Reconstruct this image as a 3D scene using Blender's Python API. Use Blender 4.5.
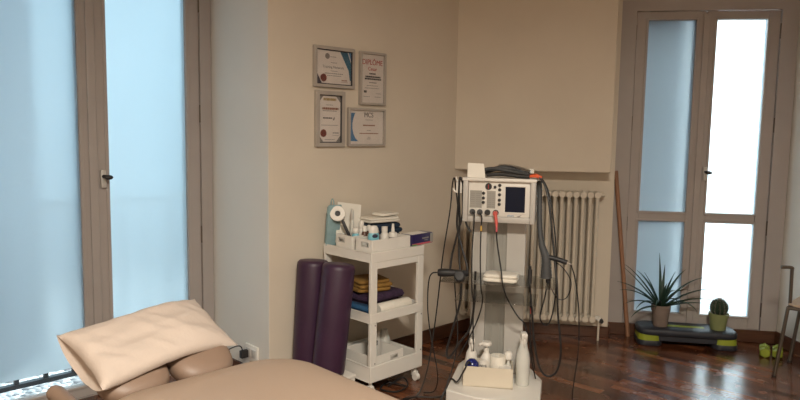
import bpy, bmesh, math, random
from mathutils import Vector, Matrix, noise
R = math.radians
PI = math.pi
S = bpy.context.scene
for o in list(bpy.data.objects):
    bpy.data.objects.remove(o)
random.seed(7)

# ------------------------------------------------------------------ camera
cd = bpy.data.cameras.new('camera'); cam = bpy.data.objects.new('camera', cd)
S.collection.objects.link(cam); S.camera = cam
cd.sensor_fit = 'HORIZONTAL'; cd.sensor_width = 36.0; cd.lens = 36.0*660/800
cd.clip_start = .02; cd.clip_end = 200
_p, _r = R(5.68), R(0.89)
_fw = Vector((0, math.cos(_p), -math.sin(_p))); _U0 = Vector((0, math.sin(_p), math.cos(_p))); _R0 = Vector((1, 0, 0))
_I = _R0*math.cos(_r)+_U0*math.sin(_r); _U = -_R0*math.sin(_r)+_U0*math.cos(_r)
m3 = Matrix((_I, _U, -_fw)).transposed()
cam.matrix_world = Matrix.Translation((0, 0, 1.4)) @ m3.to_4x4()

# ------------------------------------------------------------------ sky, lamp, exposure
S.view_settings.view_transform = 'Standard'; S.view_settings.look = 'None'
S.view_settings.gamma = 1.0; S.view_settings.exposure = 0.0; S.view_settings.use_curve_mapping = False
SKY = 1.72; GLOW = 8.5; SH1 = 12; SH2 = 36
w = bpy.data.worlds.new('sky'); S.world = w; w.use_nodes = True
nt = w.node_tree; nt.nodes.clear()
out = nt.nodes.new('ShaderNodeOutputWorld'); bg = nt.nodes.new('ShaderNodeBackground')
tc = nt.nodes.new('ShaderNodeTexCoord'); sx = nt.nodes.new('ShaderNodeSeparateXYZ')
cr = nt.nodes.new('ShaderNodeValToRGB'); mr = nt.nodes.new('ShaderNodeMapRange')
mr.inputs[1].default_value = -1; mr.inputs[2].default_value = 1
nt.links.new(tc.outputs['Generated'], sx.inputs[0]); nt.links.new(sx.outputs['Z'], mr.inputs[0])
nt.links.new(mr.outputs[0], cr.inputs[0])
e = cr.color_ramp.elements
e[0].position = .40; e[0].color = (.16, .22, .30, 1)
e[1].position = .53; e[1].color = (.56, .83, 1.0, 1)
x = e.new(1.0); x.color = (.54, .80, 1.0, 1)
dt = nt.nodes.new('ShaderNodeVectorMath'); dt.operation = 'DOT_PRODUCT'
_gl = Vector((math.sin(R(36)), math.cos(R(36)), .40)).normalized(); dt.inputs[1].default_value = _gl    # brighter hazy side of the sky
nt.links.new(tc.outputs['Generated'], dt.inputs[0])
gr = nt.nodes.new('ShaderNodeMapRange'); gr.inputs[1].default_value = .55; gr.inputs[2].default_value = 1.; gr.inputs[3].default_value = 1.; gr.inputs[4].default_value = GLOW
gr.interpolation_type = 'SMOOTHSTEP'
nt.links.new(dt.outputs['Value'], gr.inputs[0])
ml = nt.nodes.new('ShaderNodeMath'); ml.operation = 'MULTIPLY'; ml.inputs[1].default_value = SKY
nt.links.new(gr.outputs[0], ml.inputs[0]); nt.links.new(ml.outputs[0], bg.inputs[1])
mc_ = nt.nodes.new('ShaderNodeMix'); mc_.data_type = 'RGBA'; mw = nt.nodes.new('ShaderNodeMapRange'); mw.inputs[1].default_value = .55
nt.links.new(dt.outputs['Value'], mw.inputs[0]); nt.links.new(mw.outputs[0], mc_.inputs[0])
nt.links.new(cr.outputs[0], mc_.inputs[6]); mc_.inputs[7].default_value = (.97, .99, 1, 1)
nt.links.new(mc_.outputs[2], bg.inputs[0])
nt.links.new(bg.outputs[0], out.inputs[0])
LAMP = 190.0
ld = bpy.data.lights.new('ceiling_lamp', 'AREA'); ld.shape = 'DISK'; ld.size = .5; ld.spread = R(166); ld.energy = LAMP
ld.color = (1.0, .92, .79)
lo = bpy.data.objects.new('ceiling_lamp_light', ld); S.collection.objects.link(lo); lo.location = (.3, 0, 2.80)

# ------------------------------------------------------------------ materials
def mat(name, col, rough=.5, metal=0., var=.06, scale=8., bump=0., bscale=60., coat=0., spec=.5, trans=0., stretch=None):
    m = bpy.data.materials.new(name); m.use_nodes = True
    t = m.node_tree; b = t.nodes['Principled BSDF']; L = t.links.new
    b.inputs['Roughness'].default_value = rough; b.inputs['Metallic'].default_value = metal
    b.inputs['Coat Weight'].default_value = coat; b.inputs['Specular IOR Level'].default_value = spec
    b.inputs['Transmission Weight'].default_value = trans
    c = t.nodes.new('ShaderNodeTexCoord'); n = t.nodes.new('ShaderNodeTexNoise')
    n.inputs['Scale'].default_value = scale; n.inputs['Detail'].default_value = 4
    vec = c.outputs['Object']
    if stretch:
        mp = t.nodes.new('ShaderNodeMapping'); mp.inputs['Scale'].default_value = stretch
        L(vec, mp.inputs[0]); vec = mp.outputs[0]
    L(vec, n.inputs['Vector'])
    r = t.nodes.new('ShaderNodeValToRGB')
    r.color_ramp.elements[0].position = .3; r.color_ramp.elements[1].position = .7
    r.color_ramp.elements[0].color = tuple(max(0, k*(1-var)) for k in col)+(1,)
    r.color_ramp.elements[1].color = tuple(min(1, k*(1+var)) for k in col)+(1,)
    L(n.outputs['Fac'], r.inputs[0]); L(r.outputs[0], b.inputs['Base Color'])
    if bump:
        n2 = t.nodes.new('ShaderNodeTexNoise'); n2.inputs['Scale'].default_value = bscale
        n2.inputs['Detail'].default_value = 3
        bp = t.nodes.new('ShaderNodeBump'); bp.inputs['Strength'].default_value = bump; bp.inputs['Distance'].default_value = .01
        L(vec, n2.inputs['Vector']); L(n2.outputs['Fac'], bp.inputs['Height']); L(bp.outputs[0], b.inputs['Normal'])
    return m

def parquet():
    m = bpy.data.materials.new('parquet'); m.use_nodes = True
    t = m.node_tree; b = t.nodes['Principled BSDF']; L = t.links.new
    c = t.nodes.new('ShaderNodeTexCoord'); mp = t.nodes.new('ShaderNodeMapping')
    mp.inputs['Rotation'].default_value = (0, 0, R(42)); L(c.outputs['Object'], mp.inputs[0])
    br = t.nodes.new('ShaderNodeTexBrick')
    br.inputs['Scale'].default_value = 1.0; br.inputs['Mortar Size'].default_value = .0012
    br.inputs['Brick Width'].default_value = .45; br.inputs['Row Height'].default_value = .062
    br.inputs['Color1'].default_value = (0, 0, 0, 1); br.inputs['Color2'].default_value = (1, 1, 1, 1)
    br.inputs['Mortar'].default_value = (.35, .35, .35, 1)
    br.offset = .37; br.offset_frequency = 2
    L(mp.outputs[0], br.inputs['Vector'])
    gm = t.nodes.new('ShaderNodeMapping'); gm.inputs['Scale'].default_value = (1.5, 28, 1); L(mp.outputs[0], gm.inputs[0])
    n = t.nodes.new('ShaderNodeTexNoise'); n.inputs['Scale'].default_value = 3; n.inputs['Detail'].default_value = 6
    L(gm.outputs[0], n.inputs['Vector'])
    mx = t.nodes.new('ShaderNodeMix'); mx.data_type = 'FLOAT'; mx.inputs[0].default_value = .30
    L(br.outputs['Color'], mx.inputs[2]); L(n.outputs['Fac'], mx.inputs[3])
    r = t.nodes.new('ShaderNodeValToRGB'); r.color_ramp.elements[0].position = .15; r.color_ramp.elements[1].position = .85
    r.color_ramp.elements[0].color = (.040, .012, .005, 1); r.color_ramp.elements[1].color = (.22, .082, .036, 1)
    k = r.color_ramp.elements.new(.5); k.color = (.105, .034, .014, 1)
    L(mx.outputs[0], r.inputs[0]); L(r.outputs[0], b.inputs['Base Color'])
    b.inputs['Specular IOR Level'].default_value = .5; b.inputs['Coat Weight'].default_value = .28; b.inputs['Coat Roughness'].default_value = .10
    n2 = t.nodes.new('ShaderNodeTexNoise'); n2.inputs['Scale'].default_value = 9; L(c.outputs['Object'], n2.inputs['Vector'])
    m2 = t.nodes.new('ShaderNodeMapRange'); m2.inputs[3].default_value = .16; m2.inputs[4].default_value = .34
    L(n2.outputs['Fac'], m2.inputs[0]); L(m2.outputs[0], b.inputs['Roughness'])
    bp = t.nodes.new('ShaderNodeBump'); bp.inputs['Strength'].default_value = .12; bp.inputs['Distance'].default_value = .002
    L(br.outputs['Fac'], bp.inputs['Height']); bp.invert = True; L(bp.outputs[0], b.inputs['Normal'])
    return m

def film_mat():
    m = bpy.data.materials.new('frosted_film'); m.use_nodes = True
    t = m.node_tree; t.nodes.clear(); L = t.links.new
    o = t.nodes.new('ShaderNodeOutputMaterial'); tr = t.nodes.new('ShaderNodeBsdfTranslucent')
    tr.inputs[0].default_value = (.84, .93, .97, 1)
    df = t.nodes.new('ShaderNodeBsdfDiffuse'); df.inputs[0].default_value = (.75, .8, .82, 1)
    mx = t.nodes.new('ShaderNodeMixShader'); mx.inputs[0].default_value = .12
    n = t.nodes.new('ShaderNodeTexNoise'); n.inputs['Scale'].default_value = 3
    c = t.nodes.new('ShaderNodeTexCoord'); L(c.outputs['Object'], n.inputs['Vector'])
    r = t.nodes.new('ShaderNodeValToRGB'); r.color_ramp.elements[0].color = (.82, .915, .955, 1); r.color_ramp.elements[1].color = (.87, .945, .98, 1)
    L(n.outputs['Fac'], r.inputs[0]); L(r.outputs[0], tr.inputs[0])
    rf = t.nodes.new('ShaderNodeBsdfRefraction'); rf.inputs['IOR'].default_value = 1.2; rf.inputs['Roughness'].default_value = .42
    rf.inputs[0].default_value = (.93, .97, 1, 1)
    m2 = t.nodes.new('ShaderNodeMixShader'); m2.inputs[0].default_value = .45
    L(tr.outputs[0], m2.inputs[1]); L(rf.outputs[0], m2.inputs[2])
    L(m2.outputs[0], mx.inputs[1]); L(df.outputs[0], mx.inputs[2]); L(mx.outputs[0], o.inputs[0])
    return m

def glass_mat(name='clear_glass', tint=(.95, .98, .97), base=.04):
    m = bpy.data.materials.new(name); m.use_nodes = True
    t = m.node_tree; t.nodes.clear(); L = t.links.new
    o = t.nodes.new('ShaderNodeOutputMaterial'); tr = t.nodes.new('ShaderNodeBsdfTransparent')
    tr.inputs[0].default_value = tint+(1,)
    g = t.nodes.new('ShaderNodeBsdfGlossy'); g.inputs['Roughness'].default_value = .05
    lw = t.nodes.new('ShaderNodeLayerWeight'); lw.inputs[0].default_value = .25
    mr = t.nodes.new('ShaderNodeMapRange'); mr.inputs[3].default_value = base; mr.inputs[4].default_value = .6
    mx = t.nodes.new('ShaderNodeMixShader')
    L(lw.outputs['Fresnel'], mr.inputs[0]); L(mr.outputs[0], mx.inputs[0])
    L(tr.outputs[0], mx.inputs[1]); L(g.outputs[0], mx.inputs[2]); L(mx.outputs[0], o.inputs[0])
    return m

def gravel_mat():
    m = bpy.data.materials.new('white_gravel'); m.use_nodes = True
    t = m.node_tree; b = t.nodes['Principled BSDF']; L = t.links.new
    c = t.nodes.new('ShaderNodeTexCoord'); v = t.nodes.new('ShaderNodeTexVoronoi'); v.inputs['Scale'].default_value = 26
    L(c.outputs['Object'], v.inputs['Vector'])
    r = t.nodes.new('ShaderNodeValToRGB'); r.color_ramp.elements[0].color = (.12, .12, .13, 1); r.color_ramp.elements[1].color = (.85, .84, .82, 1)
    s = t.nodes.new('ShaderNodeSeparateColor'); L(v.outputs['Color'], s.inputs[0]); L(s.outputs[0], r.inputs[0])
    L(r.outputs[0], b.inputs['Base Color']); b.inputs['Roughness'].default_value = .9
    bp = t.nodes.new('ShaderNodeBump'); bp.inputs['Distance'].default_value = .02; bp.invert = True
    L(v.outputs['Distance'], bp.inputs['Height']); L(bp.outputs[0], b.inputs['Normal'])
    return m

def emit_mat(name, col, k):
    m = bpy.data.materials.new(name); m.use_nodes = True
    b = m.node_tree.nodes['Principled BSDF']; b.inputs['Base Color'].default_value = (.8, .8, .8, 1)
    b.inputs['Emission Color'].default_value = col+(1,); b.inputs['Emission Strength'].default_value = k
    return m

M = {}
M['plaster'] = mat('cream_plaster', (.65, .58, .485), .9, var=.025, scale=3, bump=.05, bscale=120)
M['reveal'] = mat('white_plaster', (.68, .655, .61), .9, var=.02, scale=3, bump=.05, bscale=120)
M['ceil'] = mat('ceiling_paint', (.75, .72, .67), .95, var=.02)
M['door'] = mat('door_paint', (.37, .335, .32), .38, var=.04, scale=5)
M['parquet'] = parquet()
M['dark_wood'] = mat('dark_wood_skirting', (.085, .036, .020), .35, var=.3, scale=6, stretch=(1, 1, 12))
M['film'] = film_mat(); M['glass'] = glass_mat(); M['acrylic'] = glass_mat('clear_acrylic', (.93, .94, .93), .10)
M['picglass'] = glass_mat('picture_glass', (.98, .98, .98), .03)
M['gravel'] = gravel_mat()
M['steel_dark'] = mat('dark_railing_metal', (.05, .055, .06), .5, .6)
M['metal'] = mat('brushed_metal', (.55, .53, .50), .3, 1., var=.08)
M['brass'] = mat('hinge_metal', (.16, .14, .12), .4, .8)
M['leather'] = mat('beige_vinyl', (.31, .228, .172), .48, var=.04, scale=4, bump=.06, bscale=220)
M['taupe'] = mat('taupe_vinyl', (.20, .135, .098), .5, var=.05, scale=5, bump=.06, bscale=220)
M['pillow'] = mat('cream_pillow_cloth', (.46, .385, .335), .85, var=.04, scale=6, bump=.12, bscale=90)
M['wplastic'] = mat('white_plastic', (.74, .71, .66), .38, var=.02)
M['gplastic'] = mat('light_grey_plastic', (.50, .48, .45), .42, var=.03)
M['cplastic'] = mat('cream_plastic', (.66, .59, .48), .42, var=.03)
M['purple'] = mat('purple_vinyl', (.042, .015, .042), .45, var=.12, scale=5, bump=.05, bscale=200)
M['purple_cloth'] = mat('purple_cloth', (.040, .019, .050), .9, var=.3, scale=30, bump=.5, bscale=120)
M['navy_cloth'] = mat('navy_cloth', (.012, .028, .055), .9, var=.3, scale=30, bump=.4, bscale=120)
M['blue_cloth'] = mat('blue_cloth', (.02, .085, .19), .9, var=.2, scale=30, bump=.4, bscale=120)
M['ochre_cloth'] = mat('ochre_cloth', (.27, .145, .03), .9, var=.15, scale=30, bump=.4, bscale=120)
M['white_cloth'] = mat('white_cloth', (.78, .74, .66), .9, var=.04, scale=30, bump=.4, bscale=120)
M['teal_cloth'] = mat('pale_blue_cloth', (.26, .39, .42), .9, var=.1, scale=20, bump=.3, bscale=90)
M['paper'] = mat('white_paper', (.80, .77, .70), .8, var=.02)
M['cert'] = mat('certificate_paper', (.78, .71, .66), .8, var=.04, scale=14)
M['pframe'] = mat('grey_picture_frame', (.40, .36, .32), .45, var=.08, scale=10)
M['pframe_in'] = mat('dark_inner_rim', (.035, .035, .045), .5)
M['ink'] = mat('black_ink', (.03, .028, .03), .7)
M['ink_grey'] = mat('grey_ink', (.26, .24, .23), .8)
M['ink_red'] = mat('red_ink', (.42, .035, .035), .7)
M['ink_brown'] = mat('brown_ink', (.30, .12, .07), .7)
M['ink_blue'] = mat('blue_print', (.06, .20, .40), .6)
M['ink_teal'] = mat('teal_print', (.03, .14, .23), .6)
M['ink_navy'] = mat('navy_print', (.03, .028, .06), .6)
M['ink_gold'] = mat('gold_print', (.38, .26, .09), .6)
M['seal'] = mat('wax_red_seal', (.19, .035, .025), .6, var=.2, scale=60)
M['black'] = mat('black_rubber', (.012, .012, .013), .45, var=.2)
M['black_soft'] = mat('black_plastic', (.018, .018, .02), .5, var=.2)
M['hose'] = mat('grey_hose', (.055, .058, .062), .6, var=.15, scale=20)
M['panel_grey'] = mat('console_print_grey', (.33, .32, .29), .5)
M['screen'] = mat('dark_blue_screen', (.006, .009, .024), .3, var=.3, scale=2, spec=.15)
M['red_plug'] = mat('red_plastic', (.60, .10, .08), .4)
M['orange'] = mat('orange_red_plastic', (.75, .12, .04), .4)
M['yellow'] = mat('yellow_tag', (.50, .30, .05), .5)
M['blue_cap'] = mat('dark_blue_cap', (.012, .018, .14), .25, var=.1)
M['navy_pack'] = mat('dark_violet_wrapper', (.022, .014, .085), .3, var=.1)
M['pink'] = mat('pink_print', (.55, .10, .13), .5)
M['green_print'] = mat('green_print', (.10, .32, .06), .5)
M['turq'] = mat('turquoise_plastic', (.20, .50, .60), .35)
M['brown_plastic'] = mat('brown_plastic', (.10, .045, .03), .35)
M['clear_plastic'] = mat('milky_clear_plastic', (.62, .62, .58), .3, var=.03)
M['rad'] = mat('radiator_enamel', (.60, .54, .45), .4, var=.03)
M['stick'] = mat('reddish_wood', (.30, .155, .09), .5, var=.2, scale=10, stretch=(8, 8, .6))
M['step'] = mat('charcoal_plastic', (.020, .023, .033), .5, var=.12, scale=40, bump=.2, bscale=300)
M['lime'] = mat('lime_plastic', (.26, .31, .025), .5)
M['dumb'] = mat('lime_vinyl', (.22, .27, .018), .45, var=.05)
M['clay'] = mat('greyish_clay_pot', (.20, .155, .13), .8, var=.1, scale=20)
M['greenpot'] = mat('sage_green_pot', (.22, .25, .11), .5, var=.05)
M['soil'] = mat('potting_soil', (.03, .02, .014), .95, var=.4, scale=60, bump=.6)
M['leaf'] = mat('dark_green_leaf', (.020, .050, .032), .45, var=.25, scale=20)
M['cactus'] = mat('cactus_green', (.016, .035, .018), .7, var=.3, scale=40)
M['spine'] = mat('pale_spines', (.30, .27, .22), .8)
M['chrome'] = mat('dull_chrome', (.16, .14, .12), .3, .85)
M['seat'] = mat('beige_plywood_seat', (.46, .35, .26), .5, var=.06, scale=6, stretch=(1, 8, 1))
M['shutter_tint'] = mat('added_shutter_blue', (.055, .125, .22), .9, var=.1)  # blue put into the added shutters to tint the light on the film
M['lampglass'] = emit_mat('lit_lamp_glass', (1.0, .76, .5), 6.0)

# ------------------------------------------------------------------ mesh builder
class MB:
    def __init__(s): s.bm = bmesh.new()
    def _add(s, verts, M4):
        if M4 is not None: bmesh.ops.transform(s.bm, matrix=M4, verts=verts)
    def box(s, c, d, rot=None, bev=0., seg=2):
        r = bmesh.ops.create_cube(s.bm, size=1.0); vs = r['verts']
        bmesh.ops.scale(s.bm, vec=d, verts=vs)
        if bev:
            es = list({e for v in vs for e in v.link_edges})
            q = bmesh.ops.bevel(s.bm, geom=es, offset=bev, segments=seg, affect='EDGES', profile=.5)
            vs = list({v for f in q['faces'] for v in f.verts} | {v for v in vs if v.is_valid})
            seen = set(vs); st = list(vs)
            while st:
                v = st.pop()
                for ed in v.link_edges:
                    o = ed.other_vert(v)
                    if o not in seen: seen.add(o); st.append(o)
            vs = list(seen)
        mtx = Matrix.Translation(c)
        if rot is not None: mtx = mtx @ rot.to_4x4()
        s._add(vs, mtx); return s
    def bx(s, x0, x1, y0, y1, z0, z1, bev=0., seg=2):
        return s.box(((x0+x1)/2, (y0+y1)/2, (z0+z1)/2), (abs(x1-x0), abs(y1-y0), abs(z1-z0)), None, bev, seg)
    def loft(s, rings, cap=True, closed=True):
        R_ = [[s.bm.verts.new(p) for p in ring] for ring in rings]
        n = len(R_[0])
        for a, b in zip(R_[:-1], R_[1:]):
            for i in range(n if closed else n-1):
                j = (i+1) % n
                s.bm.faces.new((a[i], a[j], b[j], b[i]))
        if cap:
            s.bm.faces.new(list(reversed(R_[0]))); s.bm.faces.new(R_[-1])
        return s
    def lathe(s, prof, c=(0, 0, 0), n=24, mtx=None, sx=1., sy=1.):
        rings = []
        for r, z in prof:
            r = max(r, .0004)
            rings.append([Vector((r*math.cos(2*PI*i/n)*sx, r*math.sin(2*PI*i/n)*sy, z)) for i in range(n)])
        mt = Matrix.Translation(c)
        if mtx is not None: mt = mt @ mtx.to_4x4()
        rings = [[mt @ p for p in rg] for rg in rings]
        return s.loft(rings)
    def cyl(s, a, b, r, r2=None, n=16):
        a = Vector(a); b = Vector(b); d = b-a; q = d.to_track_quat('Z', 'Y').to_matrix()
        r2 = r if r2 is None else r2
        return s.lathe([(r, 0), (r2, d.length)], a, n, q)
    def tube(s, pts, r, n=8, sub=6, cyc=False):
        P = smooth(pts, sub) if sub else [Vector(p) for p in pts]
        rings = []; up = None
        for i, p in enumerate(P):
            t = (P[min(i+1, len(P)-1)]-P[max(i-1, 0)])
            if t.length < 1e-9: t = Vector((0, 0, 1))
            t.normalize()
            if up is None:
                up = Vector((0, 0, 1)) if abs(t.z) < .9 else Vector((1, 0, 0))
            a = t.cross(up)
            if a.length < 1e-6: a = t.orthogonal()
            a.normalize(); bb = a.cross(t).normalized(); up = bb
            rr = r(i/(len(P)-1)) if callable(r) else r
            rings.append([p+a*math.cos(2*PI*k/n)*rr+bb*math.sin(2*PI*k/n)*rr for k in range(n)])
        return s.loft(rings)
    def prism(s, poly, z0, z1, mtx=None):
        a = [Vector((x, y, z0)) for x, y in poly]; b = [Vector((x, y, z1)) for x, y in poly]
        if mtx is not None: a = [mtx @ p for p in a]; b = [mtx @ p for p in b]
        return s.loft([a, b])
    def frame(s, x0, x1, z0, z1, wl, wr, wb, wt, y0, y1):
        s.bx(x0, x0+wl, y0, y1, z0, z1); s.bx(x1-wr, x1, y0, y1, z0, z1)
        s.bx(x0+wl, x1-wr, y0, y1, z0, z0+wb); s.bx(x0+wl, x1-wr, y0, y1, z1-wt, z1); return s
    def grid(s, f, nu, nv):
        V = [[s.bm.verts.new(f(i/nu, j/nv)) for j in range(nv+1)] for i in range(nu+1)]
        for i in range(nu):
            for j in range(nv):
                s.bm.faces.new((V[i][j], V[i+1][j], V[i+1][j+1], V[i][j+1]))
        return s
    def ball(s, c, r, u=16, v=10, sc=(1, 1, 1), mtx=None):
        q = bmesh.ops.create_uvsphere(s.bm, u_segments=u, v_segments=v, radius=r)
        mt = Matrix.Translation(c)
        if mtx is not None: mt = mt @ mtx.to_4x4()
        s._add(q['verts'], mt @ Matrix.Diagonal((sc[0], sc[1], sc[2], 1))); return s
    def build(s, name, m, parent=None, loc=None, rotz=None, ang=35, bevel=0.):
        bmesh.ops.remove_doubles(s.bm, verts=s.bm.verts, dist=1e-6)
        bmesh.ops.recalc_face_normals(s.bm, faces=s.bm.faces)
        for f in s.bm.faces: f.smooth = True
        for ed in s.bm.edges:
            if len(ed.link_faces) != 2 or ed.calc_face_angle(0) > R(ang): ed.smooth = False
        me = bpy.data.meshes.new(name); s.bm.to_mesh(me); s.bm.free(); me.materials.append(M[m] if isinstance(m, str) else m)
        o = bpy.data.objects.new(name, me); S.collection.objects.link(o)
        if parent is not None: o.parent = parent
        if loc is not None: o.location = loc
        if rotz is not None: o.rotation_euler.z = R(rotz)
        if bevel:
            b = o.modifiers.new('bevel', 'BEVEL'); b.width = bevel; b.segments = 2; b.limit_method = 'ANGLE'
        return o

def smooth(pts, sub=6):
    P = [Vector(p) for p in pts]
    if len(P) < 3: return P
    out = []
    for i in range(len(P)-1):
        p0 = P[i-1] if i else P[0]*2-P[1]; p1 = P[i]; p2 = P[i+1]; p3 = P[i+2] if i+2 < len(P) else P[-1]*2-P[-2]
        for k in range(sub):
            t = k/sub
            out.append(.5*((2*p1)+(p2-p0)*t+(2*p0-5*p1+4*p2-p3)*t*t+(3*p1-p0-3*p2+p3)*t**3))
    out.append(P[-1]); return out

def tag(o, label=None, cat=None, group=None, kind=None):
    if label: o['label'] = label
    if cat: o['category'] = cat
    if group: o['group'] = group
    if kind: o['kind'] = kind
    return o
def thing(name, label, cat, loc=(0, 0, 0), rotz=0, group=None):
    o = bpy.data.objects.new(name, None); S.collection.objects.link(o); o.empty_display_size = .1
    o.location = loc; o.rotation_euler = (0, 0, R(rotz)); return tag(o, label, cat, group)
def struct(o): o['kind'] = 'structure'; return o
def text(name, s, size, m, parent, x, z, y, align='CENTER', ext=.0006, sx=1., rot=0.):
    cu = bpy.data.curves.new(name, 'FONT'); cu.body = s; cu.size = size; cu.align_x = align; cu.extrude = ext
    o = bpy.data.objects.new(name, cu); S.collection.objects.link(o)
    dg = bpy.context.evaluated_depsgraph_get(); dg.update()
    me = bpy.data.meshes.new_from_object(o.evaluated_get(dg)); bpy.data.objects.remove(o); bpy.data.curves.remove(cu)
    me.materials.clear(); me.materials.append(M[m]); me.name = name
    q = bpy.data.objects.new(name, me); S.collection.objects.link(q)
    me.transform(Matrix.Translation((x, y, z)) @ Matrix.Rotation(rot, 4, 'Y') @ Matrix.Rotation(PI/2, 4, 'X') @ Matrix.Diagonal((sx, 1, 1, 1)))
    q.parent = parent; return q

U2 = Vector((math.sqrt(.5), math.sqrt(.5), 0)); N2 = Vector((-math.sqrt(.5), math.sqrt(.5), 0))
WA = 45.0                      # heading of the certificate wall
C0 = Vector((.53, 4.69, 0))    # its far end (radiator corner)
VB = Vector((.9868, -.162, 0)); NB = Vector((.162, .9868, 0)); BA = math.degrees(math.atan2(-.162, .9868))
Q0 = Vector((1.475, 4.54, 0))  # where the radiator wall ends at the right window
CH = 2.9
def wl(s, off=0, h=0): return C0+U2*s+N2*off+Vector((0, 0, h))
def wb(s, off=0, h=0): return Q0+VB*s+NB*off+Vector((0, 0, h))

# ------------------------------------------------------------------ room shell
# floor and ceiling follow the odd room outline
p_r0 = wb(1.135, .1); p_r1 = p_r0+Vector((.03, -.46, 0))
outline = [wl(-4.4), wl(-3.07), wl(-3.07, .72), wl(-1.728, .72), wl(-1.728), wl(0.02), wb(0), wb(0, .16), wb(1.135, .16), p_r1,
           p_r1+Vector((.75, -.12, 0)), Vector((3.5, -1.7, 0)), Vector((-.9, -1.7, 0))]
struct(MB().prism([(p.x, p.y) for p in outline], -.06, 0).build('floor', 'parquet'))
struct(MB().prism([(p.x, p.y) for p in outline], CH, CH+.08).build('ceiling', 'ceil'))
# certificate wall, local x along the wall, y into it
b = MB()
b.bx(-1.728, .20, 0, .78, 0, CH)
struct(b.build('wall_left', 'plaster', loc=C0, rotz=WA))
b = MB(); b.bx(-3.07, -1.728, 0, .78, 2.36, CH); b.bx(-4.5, -3.07, 0, .78, 0, CH)
struct(b.build('wall_window_side', 'plaster', loc=C0, rotz=WA))
b = MB(); b.bx(-1.731, -1.7275, .002, .62, 0, 2.36); struct(b.build('wall_reveal', 'reveal', loc=C0, rotz=WA))
# radiator wall with its projecting upper part
b = MB(); b.bx(-1.3, 0, 0, .40, 0, CH); b.bx(0, 1.135, .10, .40, 2.34, CH)
struct(b.build('wall_back', 'plaster', loc=Q0, rotz=BA))
b = MB(); b.bx(-1.3, -.052, -.185, .0, 1.166, CH)
struct(b.build('wall_back_upper', 'plaster', loc=Q0, rotz=BA, bevel=.006))
b = MB(); b.prism([(p.x, p.y) for p in (p_r0, p_r1, p_r1+Vector((.75, -.12, 0)), p_r1+Vector((.9, .6, 0)), wb(1.6, .5), wb(1.135, .4))], 0, CH)
struct(b.build('wall_right', 'reveal'))
a1 = p_r1+Vector((.75, -.12, 0)); a2 = Vector((3.5, -1.7, 0)); a3 = Vector((-.9, -1.7, 0)); a4 = wl(-4.4)
def slabwall(name, a, c):
    d = (c-a).normalized(); n = Vector((-d.y, d.x, 0))*.12
    mid = (a+c)/2
    if (mid+n-Vector((.5, 1.5, 0))).length < (mid-n-Vector((.5, 1.5, 0))).length: n = -n
    struct(MB().prism([(p.x, p.y) for p in (a, c, c+n, a+n)], 0, CH).build(name, 'plaster'))
slabwall('wall_far_right', a1, a2); slabwall('wall_front', a2, a3); slabwall('wall_far_left', a3, a4)
# skirting
b = MB(); b.bx(-1.728, .02, -.014, 0, 0, .09); b.bx(-1.742, -1.728, -.014, .55, 0, .09); struct(b.build('baseboard_left', 'dark_wood', loc=C0, rotz=WA, bevel=.003))
b = MB(); b.bx(-.98, 0.012, -.014, 0, 0, .075); b.bx(0, .012, -.014, .09, 0, .09); struct(b.build('baseboard_back', 'dark_wood', loc=Q0, rotz=BA, bevel=.003))
dv = (p_r1-p_r0).normalized(); nv_ = Vector((dv.y, -dv.x, 0))
b = MB(); b.prism([(p.x, p.y) for p in (p_r0, p_r1, p_r1+nv_*.014, p_r0+nv_*.014)], 0, .09)
struct(b.build('baseboard_right', 'dark_wood', bevel=.003))
b = MB(); b.bx(.0, 1.125, .085, .16, 0, .088); struct(b.build('trim_1', 'dark_wood', loc=Q0, rotz=BA, bevel=.003))   # sill under the right window

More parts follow.
